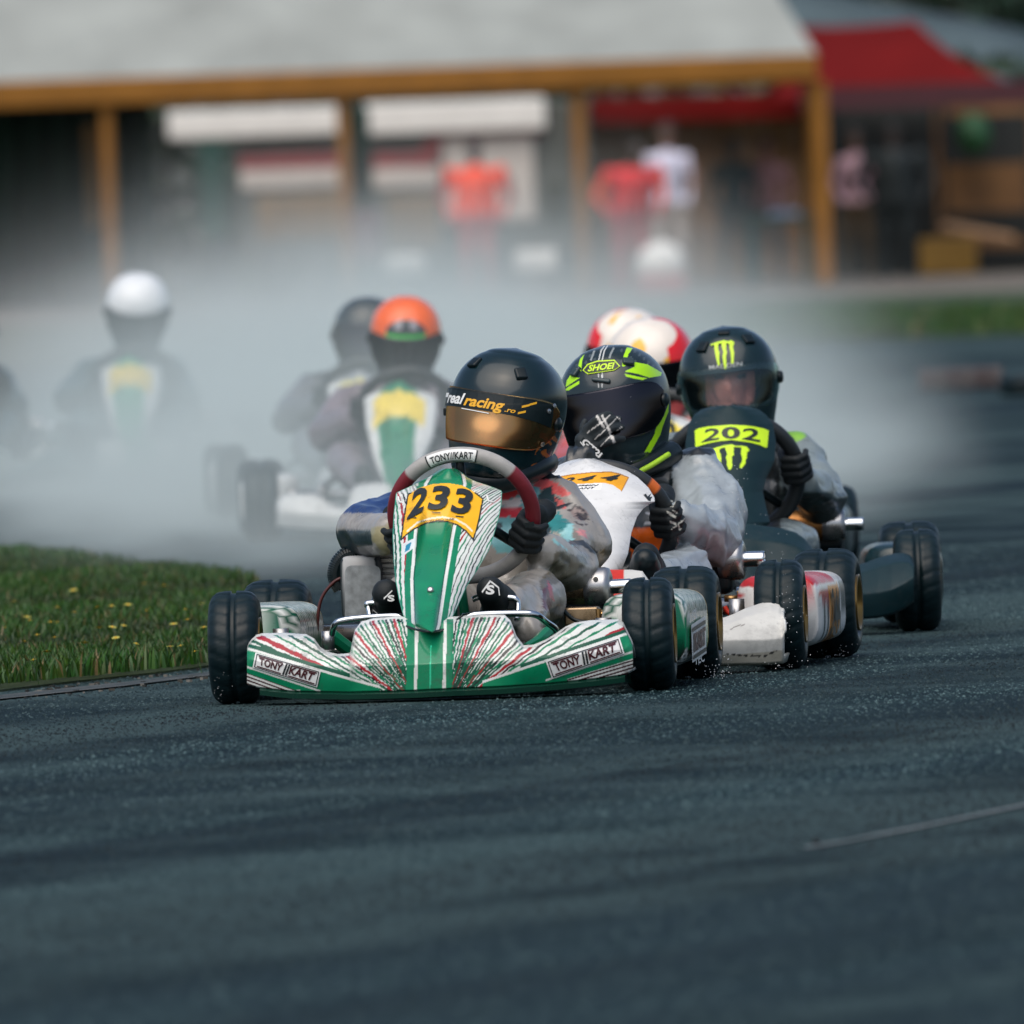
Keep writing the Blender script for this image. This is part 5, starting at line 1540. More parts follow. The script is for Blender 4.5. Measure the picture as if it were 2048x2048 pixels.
zp = lambda pts: [(1360 + .10352 * x, 840 + .10352 * y) for x, y in pts]
s3, s4, s5 = (lambda x, y: pcs(x, y, -.0025)), (lambda x, y: pcs(x, y, -.0040)), (lambda x, y: pcs(x, y, -.0015))
lab = [(285, 205), (360, 160), (560, 125), (980, 92), (1250, 105), (1450, 130), (1620, 165), (1715, 205), (1685, 525), (1650, 535), (1540, 480), (1350, 430), (1000, 385), (780, 405), (560, 445), (400, 490), (300, 528)]
shape('number_border', zp([(x + (x - 990) * .012, y + (y - 300) * .05) for x, y in lab]), s5, pc, M_ink, 12)
shape('number_label', zp(lab), s3, pc, M_limeink, 12)
glyph('race_number', '2', zp([(445, 165), (760, 155), (760, 375), (405, 437)]), s4, pc, M_ink, .02, .1, .12)
glyph('race_number', '0', zp([(800, 128), (1165, 128), (1165, 365), (800, 365)]), s4, pc, M_ink, .035, 0, .12)
glyph('race_number', '2', zp([(1220, 155), (1540, 160), (1550, 430), (1195, 370)]), s4, pc, M_ink, .02, 0, .12)
claw = [[(500, 612), (690, 535), (860, 488), (1000, 470), (1080, 500), (1200, 498), (1290, 515), (1340, 575), (1330, 605), (1270, 600), (1200, 560), (1180, 525), (1060, 520), (860, 525), (760, 560), (640, 600)],
        [(625, 600), (765, 560), (760, 620), (790, 660), (785, 690), (800, 740), (790, 790), (800, 900), (760, 860), (720, 800), (660, 700), (640, 650)],
        [(865, 520), (1030, 515), (1040, 580), (1030, 620), (1045, 660), (1030, 690), (1000, 700), (1005, 780), (1000, 830), (1015, 860), (1000, 920), (975, 960), (945, 960), (905, 870), (910, 800), (885, 720), (915, 660), (895, 610)],
        [(1190, 540), (1330, 560), (1335, 600), (1285, 625), (1300, 660), (1280, 700), (1298, 725), (1265, 770), (1270, 830), (1225, 890), (1190, 935), (1150, 920), (1160, 870), (1200, 790), (1195, 700), (1175, 650)]]
for q in claw: shape('claw_mark', zp(q), s3, pc, M_limeink, 12)
SWC = KC.pt(1464, 953, .42)
steering_wheel(kc, SWC, .180, 27, 0, .021, bands=((.016, .02, .022), (.014, .018, .02)))
for sx in (-1, 1): side_pod(kc, sx, lambda V: np.tile(np.array((.0032, .020, .024)), (len(V), 1)))
silencer(kc, KC.pt(1678, 1049, .74), .042, .16, .052, .018, col=mat('copper_wrap', (.30, .13, .035), .38, metal=.7, var=.3, vscale=40), px=(1, -.06, 0))
b = MB(); b.box(KC.pt(1640, 1075, .80), (.12, .10, .08)); b.build('fuel_tank', M_black, kc, bevel=.02)
S = lambda x, y, d: KC.pt(x, y, d)
JC = dict(pelvis=S(1468, 1110, 1.0), chest=S(1464, 985, .99), neck=S(1460, 865, .95), head=S(1460, 768, .91),
          sr=S(1592, 915, .95), sl=S(1335, 920, .95), er=S(1645, 1000, .72), wr=S(1605, 960, .50), el=S(1280, 1010, .72), wl=S(1322, 965, .5),
          hr=S(1500, 1110, .92), hl=S(1430, 1110, .92), kr=S(1585, 1092, .40), kl=S(1340, 1095, .40), ar=S(1530, 1130, .0), al=S(1390, 1130, .0))
caps = body_caps(JC, 1.06) + head_extra(JC['head'], 3)
caps += [(S(1590, 905, .95), S(1632, 975, .82), .062, .070)]
V, F, N = capsule_body(caps, .0075, 6)
V = wrinkle(V, N, .009, 8.0, 7.0, (1.2, .8, .9))
px, py = KC.proj(V); fr = N[:, 1] < .3
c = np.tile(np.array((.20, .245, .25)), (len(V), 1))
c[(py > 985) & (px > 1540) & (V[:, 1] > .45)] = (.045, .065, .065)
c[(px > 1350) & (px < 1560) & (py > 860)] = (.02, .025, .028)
c[fr & inpoly(px, py, [(1560, 850), (1606, 858), (1612, 872), (1590, 886), (1575, 884)])] = (.25, .55, .05)
c[V[:, 2] > JC['neck'].z + .02] = (.010, .014, .016)
c = face_on(V, c, JC['head'], (.80, .27, .20))
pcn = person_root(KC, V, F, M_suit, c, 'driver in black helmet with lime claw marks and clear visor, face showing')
M_clear = visor_mat('clear_visor', (.86, .90, .90), .06, .03, (.8, .95, .95), .06)
HC_C = KC.pt(1460, 771, .90)
HCm, hs3 = helmet(pcn, KC, HC_C, yaw=5, pitch=0, roll=-5, s=1.0, paint=lambda W, a, z, c: np.tile(np.array((.004, .018, .022)), (len(c), 1)), vis=M_clear, zs=-.012, hv=.060)
sd3 = shell_dist(HC_C, 5, 0, -5, 1.0)
oh3, oh3b = on_helm(KC, HC_C, sd3, .003), on_helm(KC, HC_C, sd3, .0042)
zh = lambda pts: [(1350 + .11387 * x, 640 + .11387 * y) for x, y in pts]
for q in ([(620, 430), (720, 390), (860, 355), (930, 375), (990, 355), (1035, 385), (1040, 420), (1010, 450), (960, 440), (940, 410), (890, 405), (820, 405), (700, 425), (630, 450)],
          [(690, 420), (765, 410), (755, 470), (760, 530), (780, 560), (775, 680), (790, 790), (755, 800), (735, 720), (715, 640), (700, 540), (690, 480)],
          [(815, 400), (895, 400), (900, 450), (895, 520), (912, 560), (895, 640), (905, 800), (895, 865), (870, 860), (850, 760), (835, 640), (850, 560), (825, 480)],
          [(955, 420), (1035, 400), (1018, 470), (1030, 540), (1038, 570), (1030, 680), (1028, 765), (985, 765), (985, 650), (975, 560), (958, 490)]):
    shape('claw_mark', zh(q), oh3b, HCm, M_limeink, 4)
glyph('lettering', 'MADDEN', zh([(595, 800), (1180, 730), (1180, 805), (600, 872)]), oh3, HCm, mat('grey_ink', (.42, .45, .45), .5), .01, .0)
for q in ((1290, 330), (480, 470)):
    x, y = zh([q])[0]; p = Vector(oh3(x, y)[0]); n = (p - HC_C).normalized()
    b = MB(); b.box(p, (.030, .008, .034), M=n.to_track_quat('Y', 'Z').to_matrix()); b.build('vent', M_black, HCm, bevel=.003)
x, y = zh([(860, 220)])[0]; p = Vector(oh3(x, y)[0]); n = (p - HC_C).normalized()
b = MB(); b.box(p, (.032, .008, .02), M=n.to_track_quat('Y', 'Z').to_matrix()); b.build('vent', M_black, HCm, bevel=.003)
p, t = grip(SWC, 80, .180)
gc = glove(pcn, fist_caps(1), frame_m(p, -t, (.3, -1, .2)))
p, t = grip(SWC, -80, .180)
glove(pcn, fist_caps(-1), frame_m(p, -t, (-.3, -1, .2)))
shoe(pcn, S(1530, 1140, .06), S(1528, 1118, -.06)); shoe(pcn, S(1392, 1140, .06), S(1394, 1118, -.06))

# ================================================================== KARTS IN THE SPRAY BEHIND
SUBN = NOSE_V.reshape(*NOSE_SHAPE, 3)[::9, ::5]
pg_x, pg_y = xg[::6, ::8], yg[::6, ::8]
PAN_V = KA.pts(pg_x, pg_y, panel_y(pg_x, pg_y))
def far_kart(px, py, phi, label, nose_col, panel_base, plate, helm_paint, suit, dlabel, lean=0.0, hz=.0, vis=None, numb=None, hyaw=5, hs=.98, dlean=0.0, hpitch=0):
    g = G(px, py); K = Kart(g.x, g.y, R(phi))
    k = empty('racing_kart', K.O, K.phi); tag(k, label, 'kart', 'racing karts')
    build_wheels(k, rimc='dark'); chassis(k, frame=mat('dark_frame_paint'))
    n = SUBN.shape
    c = np.tile(np.array(nose_col, float), (n[0] * n[1], 1)); xs = SUBN[:, :, 0].ravel(); c[np.abs(xs - xs.mean()) < .06] = panel_base
    mk('nose_cone', SUBN.reshape(-1, 3), gridF(n[0], n[1]), M_print, k, cols=c, solid=.006)
    x, y = pg_x.ravel(), pg_y.ravel(); c = np.tile(np.array(WHITE), (len(x), 1))
    wl, wr = np.interp(y, *WL), np.interp(y, *WR); c[(x > wl - 15) & (x < wr + 15)] = panel_base
    c[inpoly(x, y, PLATE)] = plate
    po = mk('steering_panel', PAN_V.reshape(-1, 3), gridF(*pg_x.shape)[:, ::-1], M_print, k, cols=c, solid=.005)
    sA = lambda a, b: KA.pts(a, b, panel_y(a, b) - .008)
    if numb: glyph('race_number', numb, [(826, 980), (944, 978), (938, 1030), (818, 1036)], sA, po, M_ink, .03, .1)
    steering_wheel(k, SWA, .170, 27, 0, .019, bands=((.03, .035, .036), (.02, .02, .022)))
    for sx in (-1, 1): side_pod(k, sx, lambda V: np.tile(np.array(nose_col, float), (len(V), 1)))
    silencer(k, (.36, .72, .26), .045, .16, .05, .018, col=M_blackm)
    V3 = lambda a, b, c_: Vector((a, b, c_))
    h = V3(.05 + dlean, .92, .665 + hz)
    J = dict(pelvis=V3(.0, 1.0, .21), chest=V3(.01 + dlean * .4, 1.0, .42), neck=V3(.03 + dlean * .8, .96, .515 + hz), head=h,
             sr=V3(.18 + dlean * .6, .95, .47), sl=V3(-.16 + dlean * .6, .95, .47), er=V3(.25, .72, .34), el=V3(-.27, .72, .37), wr=V3(.17, .50, .40), wl=V3(-.16, .50, .42),
             hr=V3(.08, .93, .17), hl=V3(-.08, .93, .17), kr=V3(.20, .44, .27), kl=V3(-.20, .44, .27), ar=V3(.12, .05, .19), al=V3(-.14, .05, .19))
    V, F, N = capsule_body(body_caps(J, 1.08), .013, 5)
    V = wrinkle(V, N, .008, 11.0, px * .01)
    c = np.tile(np.array(suit, float), (len(V), 1)); c[V[:, 2] > J['neck'].z + .02] = (.012, .014, .016)
    c = face_on(V, c, h)
    pe = person_root(K, V, F, M_suit, c, dlabel)
    C = h + Vector((0, -.012, .012))
    hm, sf = helmet(pe, K, C, yaw=hyaw, pitch=hpitch, roll=3, s=hs, paint=helm_paint, vis=vis or visor_mat('smoked_visor', (.03, .028, .04)), lowres=True)
    for ang, mir in ((80, 1), (-80, -1)):
        p, t = grip(SWA, ang); glove(pe, fist_caps(mir), frame_m(p, -t, (mir * .3, -1, .2)), voxel=.006)
    shoe(pe, (.12, .08, .19), (.12, -.02, .23)); shoe(pe, (-.14, .08, .19), (-.14, -.02, .23))
    return K, k, pe, hm, C, sf

def hp_solid(top, low=None, zl=-.05):
    def f(W, a, z, c):
        c[:] = top
        if low is not None: c[z < zl] = low
        return c
    return f
def hp_orange(W, a, z, c):
    c[:] = (.80, .12, .012)
    c[z < -.055] = (.035, .038, .042)
    oval = (a / .62) ** 2 + ((z - .075) / .045) ** 2 < 1
    c[oval & (z > .068)] = (.03, .035, .04); c[oval & (z <= .068)] = (.03, .50, .06)
    c[oval & (z > .085) & (np.abs(np.abs(a) - .25) < .12)] = (.3, .3, .32)
    return c
def hp_plush(seed, side):
    def f(W, a, z, c):
        c[:] = (.74, .68, .60)
        r = np.random.default_rng(seed)
        for _ in range(9):
            a0, z0, s = r.uniform(-1.4, 1.4), r.uniform(.02, .15), r.uniform(.10, .24)
            c[((a - a0) / s) ** 2 + ((z - z0) / (s * .13)) ** 2 < 1] = (.78, .42, .03)
        c[(a * side > .55) & (z < .115 + .06 * (a * side - .9)) & (z > -.03)] = (.72, .015, .02)
        c[(z < -.03)] = (.62, .16, .14)
        for a0, z0 in ((-.30, .055), (.12, .065)): c[((a - a0) / .05) ** 2 + ((z - z0) / .007) ** 2 < 1] = (.05, .04, .03)
        return c
    return f

KA1, *_o = far_kart(810, 1073, 0.5, 'green and white kart with yellow plate and orange helmeted driver in spray', (.62, .64, .62), GREEN, (.80, .62, .08), hp_orange, (.20, .16, .18),
                    'driver in orange helmet with green oval, driving through the white spray', hz=.015, vis=visor_mat('grey_visor', (.06, .06, .065), .12, .1), hyaw=0, hs=.95, dlean=-.02, hpitch=20)
far_kart(735, 1032, 2, 'kart half hidden in spray just behind the orange helmeted driver', (.5, .52, .52), (.30, .32, .33), (.78, .68, .12), hp_solid((.012, .022, .026)), (.16, .17, .18),
         'driver in dark grey helmet behind the orange helmeted driver', hyaw=4, hz=-.01)
far_kart(271, 969, 2, 'kart with yellow plate and green panel whose driver wears a white helmet', (.60, .62, .60), (.01, .30, .13), (.80, .60, .05), hp_solid((.78, .80, .80), (.016, .05, .06), -.05), (.035, .075, .08),
         'driver in plain white helmet with dark visor sitting upright in spray', hz=.06, hyaw=2, hs=1.02, hpitch=26)
far_kart(-72, 985, 3, 'dark kart cut off by the edge of the photo, right wheel showing', (.05, .09, .09), (.03, .08, .08), (.80, .5, .05), hp_solid((.02, .06, .065)), (.012, .04, .045),
         'driver in dark suit cut off at the photo edge', hyaw=0)
KP, kp, pp, hpo, hpc, _s = far_kart(1316, 1177, -2.0, 'kart with yellow number plate close behind the lime and teal karts', (.03, .05, .055), (.10, .12, .11), (.80, .62, .02), hp_plush(3, 1), (.50, .10, .09),
         'driver whose cream helmet has yellow spots and a red side', hz=-.025, hyaw=6, numb='200', hs=1.0, dlean=-.075, hpitch=12)
far_kart(1255, 1112, -4.0, 'kart in thin spray behind the cream helmeted driver', (.20, .2, .2), (.4, .06, .05), (.7, .5, .1), hp_plush(8, -1), (.50, .14, .12),
         'driver in cream helmet with red lower side, farther back in spray', hz=-.03, hyaw=6, hs=1.0, dlean=-.085, hpitch=12)

# ================================================================== PADDOCK BEHIND THE TRACK
def sheet_mat(name, col, rough=.6): return mat(name, col, .85, var=.14, vscale=1.2, bump=(6, .25, .02), spec=.1)
M_cream = sheet_mat('white_canvas', (.285, .305, .285)); M_ochre = mat("ochre_paint", (.24, .105, .016), .6, var=.15, vscale=2, spec=.2)
M_redcv = sheet_mat('red_canvas', (.125, .0055, .005)); M_greycv = sheet_mat('grey_canvas', (.075, .105, .115)); M_darkt = sheet_mat('dark_tarpaulin', (.030, .085, .070)); M_wood = mat('brown_timber', (.16, .075, .022), .7, var=.3, vscale=3)
M_pale = mat('pale_panel', (.62, .56, .50), .5, var=.08); M_whitep = mat('white_panel', (.82, .80, .74), .45, var=.05); M_redp = mat('red_panel', (.30, .035, .035), .45, var=.1); M_greyp = mat('grey_panel', (.085, .09, .075), .5, var=.1); M_oli = mat('ochre_board', (.34, .20, .07), .6, var=.2, vscale=2)
M_trouser = mat('dark_cloth', (.05, .055, .065), .8)

YT = 225.0
def at(px, py, y): return P(px, py, y)
def gz(px, y, py=400):
    p = P(px, py, y); return Vector((p.x, p.y, -.01))
pav = empty('canopy_pavilion', gz(900, YT)); o0 = pav.location.copy()
L = lambda p: Vector(p) - o0
tag(pav, 'long pavilion with white canvas roof, ochre eave beam and ochre posts', 'pavilion')
ec = at(1634, 108, YT); ze = ec.z; x1 = ec.x; x0 = -9.5; dep = 6.5; zr = ze + 2.1; xr = at(1420, -60, YT + 3).x
b = MB()
e = [(x0, YT, ze), (x1, YT, ze), (x1, YT + dep, ze), (x0, YT + dep, ze), (x0 + 1, YT + dep / 2, zr), (xr, YT + dep / 2, zr)]
n = 14
def patch(a, bq, c_, d, sag=.06):
    V = []
    for i in range(n):
        for j in range(n):
            u, v = i / (n - 1), j / (n - 1)
            p = (Vector(a) * (1 - u) + Vector(bq) * u) * (1 - v) + (Vector(d) * (1 - u) + Vector(c_) * u) * v
            p.z -= sag * math.sin(math.pi * v) * (1 + .3 * math.sin(u * 25)); V.append(L(p))
    return V
for q in ((e[0], e[1], e[5], e[4]), (e[2], e[3], e[4], e[5]), (e[1], e[2], e[5], e[5]), (e[3], e[0], e[4], e[4])):
    b.add(patch(*q), gridF(n, n))
b.build('roof', M_cream, pav, smooth=True)
b = MB(); hb = .30
for q in (((x0 + x1) / 2, YT - .01, ze - hb / 2 + .01, x1 - x0, .10), ((x0 + x1) / 2, YT + dep, ze - hb / 2 + .01, x1 - x0, .10)):
    b.box(L(q[:3]), (q[3], q[4], hb))
b.box(L((x1 - .05, YT + dep / 2, ze - hb / 2 + .01)), (.10, dep - .12, hb)); b.build('eave_beam', M_ochre, pav, bevel=.03)
for px_ in (-255, 217, 689, 1161, 1645):
    p = gz(px_, YT + .05, 360); b = MB(); w = .13 if px_ < 1600 else .16
    b.box(L((p.x, p.y + .08, (ze - hb) / 2)), (w, .14, ze - hb)); b.build('post', M_ochre, pav, bevel=.015)
    b = MB(); b.box(L((p.x, p.y + dep - .15, (ze - hb) / 2)), (.13, .14, ze - hb)); b.build('post', M_ochre, pav, bevel=.015)
b = MB()
for px_ in (217, 689, 1161): 
    p = gz(px_, YT + .05, 360); b.tube([L((p.x, p.y + .08, ze - hb - .02)), L((p.x, p.y + dep - .2, ze - hb - .02))], .04, 6)
b.build('rafter', M_ochre, pav)

def board(name, pxa, pya, pxb, pyb, y, dep_, m, label, cat, parts=None, bev=.03):
    a, c_ = at(pxa, pya, y), at(pxb, pyb, y); z0 = max(0, c_.z)
    base = Vector(((a.x + c_.x) / 2, y + dep_ / 2, z0))
    b = MB(); b.box((0, 0, (a.z - z0) / 2), (c_.x - a.x, dep_, a.z - z0)); o = b.build(name, m, None, bevel=bev); o.location = base
    return tag(o, label, cat)
# clipped hedge closing the view behind the paddock
hx = np.random.default_rng(9); nh = 9000
Vh = np.stack([hx.uniform(-13, 14, nh), YT + 17 + hx.uniform(0, 1.2, nh), hx.uniform(.0, 2.45, nh) + .1 * np.sin(np.arange(nh))], -1)
d1 = hx.normal(size=(nh, 3)); d1 /= np.linalg.norm(d1, axis=1)[:, None]; d2 = np.cross(d1, hx.normal(size=(nh, 3))); d2 /= np.linalg.norm(d2, axis=1)[:, None]; sz = hx.uniform(.10, .22, (nh, 1))
Vq = np.stack([Vh - d1 * sz, Vh + d2 * sz * .6, Vh + d1 * sz, Vh - d2 * sz * .6], 1).reshape(-1, 3)
hc_ = np.array((.020, .040, .016)) * hx.uniform(.5, 1.5, (nh, 1))
hg = empty('hedge', (0, YT + 17, 0)); tag(hg, 'dark clipped hedge running behind the trailer and the hut', 'hedge')
mk('foliage', Vq - np.array((0, YT + 17, 0)), np.arange(nh * 4).reshape(-1, 4), M_blade, hg, smooth=False, cols=np.repeat(hc_, 4, 0))
b = MB()
for k in range(28): b.tube([(-13 + k, .6, 0), (-12.9 + k, .6, 1.9)], [.05, .02], 6)
b.build('stems', mat('bark', (.05, .04, .03), .9), hg)['kind'] = 'stuff'
# dark curtain hanging at the left
a, c_ = at(-300, 200, YT + 5), at(318, 560, YT + 5)
V = []; nn = 90
for i in range(nn):
    t = i / (nn - 1); x = a.x + (c_.x - a.x) * t
    for z in (ze - .25, .02): V.append((x - a.x, .10 * math.sin(t * 70) + .04 * math.sin(t * 23), z))
o = mk('tarpaulin_wall', V, gridF(nn, 2), M_darkt, None); o.location = (a.x, YT + 5, 0); m_ = o.modifiers.new('s', 'SOLIDIFY'); m_.thickness = .01
tag(o, 'dark green tarpaulin curtain hanging under the pavilion roof', 'tarpaulin')
board('timber_post', 168, 250, 200, 455, YT + 4.2, .15, M_oli, 'ochre timber post before the dark tarpaulin curtain', 'post')
# race trailer with white awning strip and red stripe
yt = YT + 11
tr = empty('race_trailer', gz(720, yt + 1.2)); T0 = tr.location.copy(); tag(tr, 'pale race trailer with white roof band and red side stripes behind pavilion', 'trailer')
def tb(name, a, c_, y, d, m, bev=.03):
    p, q = at(*a, y), at(*c_, y)
    b = MB(); b.box(Vector(((p.x + q.x) / 2, y + d / 2, (p.z + q.z) / 2)) - T0, (q.x - p.x, d, p.z - q.z)); return b.build(name, m, tr, bevel=bev)
tb('body', (470, 222), (1185, 505), yt, 2.3, M_greyp)
tb('roof_band', (335, 224), (690, 268), yt - .25, .24, M_whitep); tb('roof_band', (728, 208), (1092, 258), yt - .25, .24, M_whitep)
tb('stripe', (478, 312), (700, 336), yt - .06, .055, M_redp); tb('side_panel', (480, 338), (694, 374), yt - .06, .055, M_pale)
tb('stripe', (745, 308), (850, 334), yt - .06, .055, M_redp); tb('stripe', (872, 258), (1085, 271), yt - .06, .055, M_redp)
tb('side_panel', (745, 336), (880, 374), yt - .06, .055, M_pale); tb('side_panel', (884, 272), (1072, 440), yt - .05, .045, M_pale)
p, q = at(850, 334, yt), at(884, 262, yt)
b = MB(); b.add([Vector(v) - T0 for v in ((p.x - .12, yt - .065, p.z), (p.x + .08, yt - .065, p.z), (q.x + .06, yt - .065, q.z), (q.x - .14, yt - .065, q.z), (p.x - .12, yt - .01, p.z), (p.x + .08, yt - .01, p.z), (q.x + .06, yt - .01, q.z), (q.x - .14, yt - .01, q.z))], [(0, 1, 2, 3), (7, 6, 5, 4), (0, 4, 5, 1), (1, 5, 6, 2), (2, 6, 7, 3), (3, 7, 4, 0)]); b.build('stripe', M_redp, tr)
for px_ in (440, 1000):
    pw = at(px_, 500, yt + .1); b = MB(); b.lathe([(.02, 0), (.30, 0), (.33, .04), (.33, .18), (.30, .22), (.02, .22)], 28, 'X', c=Vector((pw.x, yt + .2, .33)) - T0 - Vector((.1, 0, 0))); b.build('wheel', M_rubber, tr, smooth=True)
board('frame_post', 706, 215, 744, 410, YT + 7, .2, M_darkt, 'dark upright between the two white trailer roof bands', 'post')
board('wooden_counter', 512, 396, 690, 478, YT + 8, .8, M_oli, 'ochre wooden counter under the first red stripe', 'counter')
board('wooden_counter', 772, 396, 880, 500, YT + 8, .8, M_oli, 'ochre wooden counter behind the orange vested marshal', 'counter')
board('pink_bin', 704, 418, 766, 525, YT + 3, .35, mat('pink_plastic', (.62, .33, .34), .5), 'tall pale pink bin beside an ochre post', 'bin', bev=.06)
board('dark_cabinet', 395, 285, 455, 480, YT + 9, .5, M_darkt, 'dark narrow cabinet at the left end of the trailer', 'cabinet')
board('dark_cabinet', 1085, 360, 1135, 450, YT + 8, .5, mat('olive_dark', (.05, .05, .025), .6), 'dark olive cabinet at the right end of the trailer', 'cabinet')
# timber hut under the red valance
hut = empty('timber_hut', gz(1400, YT + 12)); T0 = hut.location.copy(); tag(hut, 'brown timber hut front with red valance seen under the pavilion', 'hut')
yh = YT + 12; a, c_ = at(1178, 235, yh), at(1622, 560, yh); npl = 26
for k in range(npl):
    xx = a.x + (c_.x - a.x) * (k + .5) / npl
    b = MB(); b.box(Vector((xx, yh + rnd.uniform(0, .012), a.z / 2)) - T0, ((c_.x - a.x) / npl - .01, .04, a.z)); b.build('plank', M_wood, hut)
b = MB(); p, q = at(1178, 198, yh), at(1600, 236, yh); b.box(Vector(((p.x + q.x) / 2, yh - .4, (p.z + q.z) / 2)) - T0, (q.x - p.x, .6, p.z - q.z)); b.build('valance', M_redcv, hut, bevel=.03)

# red canopy with swept roof and its dark stall
yc = YT + 9
rc = empty('red_canopy', gz(1830, yc)); T0 = rc.location.copy(); tag(rc, 'red peaked canopy with sagging hip to the right of the pavilion', 'canopy')
V = []
zb = at(1650, 192, yc).z
rows = [(0, 1545, 2100), (.12, 1550, 2010), (.25, 1553, 1965), (.4, 1556, 1930), (.6, 1558, 1890), (.8, 1560, 1858), (1, 1562, 1830)]
zt = at(1700, 46, yc + 2).z
nn = 30
for v, l, r_ in rows:
    for k in range(nn):
        u = k / (nn - 1); y = yc + 2.2 * v
        p = at(l + (r_ - l) * u, 100, y); V.append(Vector((p.x, y, zb + (zt - zb) * v - .04 * math.sin(math.pi * u))) - T0)
F = gridF(len(rows), nn)
V2 = [v + Vector((0, 4.4 - 2 * (v + T0).y + 2 * yc, 0)) if False else Vector((v.x, (2 * (yc + 2.2) - (v.y + T0.y)) - T0.y, v.z)) for v in V]
b = MB(); b.add(V, F[:, ::-1]); b.add(V2, F); b.build('roof', M_redcv, rc, smooth=True)
b = MB(); p, q = at(1600, 178, yc), at(2100, 206, yc); b.box(Vector(((p.x + q.x) / 2, yc, (p.z + q.z) / 2 + .01)) - T0, (q.x - p.x, .04, p.z - q.z)); b.build('valance', mat('dark_red_canvas', (.05, .005, .010), .6), rc)
for px_ in (1668, 2085):
    for yy in (yc + .1, yc + 4.3):
        p = gz(px_, yy, 380); b = MB(); b.box(Vector((p.x, yy, zb / 2)) - T0, (.07, .07, zb)); b.build('post', M_blackm, rc)
board('board_wall', 1630, 205, 2150, 590, yc + 4.6, .1, mat('dark_board', (.020, .024, .022), .7), 'dark board wall at the back of the red canopy', 'board wall')
sh = empty('shelf_unit', gz(1960, yc + 3.2)); T0 = sh.location.copy(); tag(sh, 'brown shelf unit stacked with goods under the red canopy', 'shelf')
for (a, c_, m, nm) in (((1868, 214), (1890, 560), M_wood, 'upright'), ((2060, 214), (2082, 560), M_wood, 'upright'), ((1892, 330), (2058, 420), M_wood, 'board'), ((1892, 214), (2058, 226), M_wood, 'board'), ((1892, 482), (2058, 494), M_wood, 'board')):
    p, q = at(*a, yc + 3), at(*c_, yc + 3); b = MB(); b.box(Vector(((p.x + q.x) / 2, yc + 3.2, (p.z + q.z) / 2)) - T0, (q.x - p.x, .4, p.z - q.z)); b.build(nm, m, sh)
bm = bmesh.new(); bmesh.ops.create_icosphere(bm, subdivisions=3, radius=.2)
for v in bm.verts: v.co *= 1 + .12 * noise.noise(v.co * 6); v.co.z *= 1.25
m_ = bpy.data.meshes.new('green_bag'); bm.to_mesh(m_); bm.free(); m_.materials.append(mat('green_plastic', (.010, .075, .022), .6)); [setattr(pl_, 'use_smooth', True) for pl_ in m_.polygons]
o = link(bpy.data.objects.new('green_bag', m_)); o.location = at(1948, 268, yc + 2.6); tag(o, 'round green bag hanging under the red canopy', 'bag')
p, q = at(1885, 452, yc + 1.5), at(2028, 478, yc + 1.5)
b = MB(); b.tube([p, (p + q) / 2 + Vector((0, 0, -.01)), q], [.05, .06, .05], 8); o = b.build('plank', mat('light_timber', (.42, .24, .12), .6), None); tag(o, 'light timber plank leaning over the crate under the red canopy', 'plank')
board('wooden_crate', 1838, 478, 1955, 560, yc + 2, .5, mat('yellow_board', (.28, .15, .02), .6, var=.2), 'ochre wooden crate on the ground under the red canopy', 'crate')

gcn = empty('grey_canopy', gz(1800, YT + 20)); T0 = gcn.location.copy(); tag(gcn, 'grey canvas canopy roof rising behind the red canopy', 'canopy')
yg_ = YT + 20; V = []
tops = [(1380, -40), (1500, -30), (1640, -20), (1740, 4), (1850, 26), (1960, 44), (2120, 80)]
bts = [(1380, 210), (1500, 210), (1640, 210), (1740, 210), (1850, 212), (1960, 214), (2120, 216)]
for (ax, ay), (bx, by) in zip(tops, bts):
    for k in range(6):
        t = k / 5; y = yg_ + 3 * (1 - t); p = at(ax + (bx - ax) * t, ay + (by - ay) * t, y); V.append(p - T0)
o = mk('roof', V, gridF(7, 6), M_greycv, gcn, solid=.02)
for px_ in (1700, 2090): p = gz(px_, yg_ + .1, 380); b = MB(); zt_ = at(px_, 212, yg_).z; b.box(Vector((p.x, yg_ + .1, zt_ / 2)) - T0, (.08, .08, zt_)); b.build('post', M_blackm, gcn)

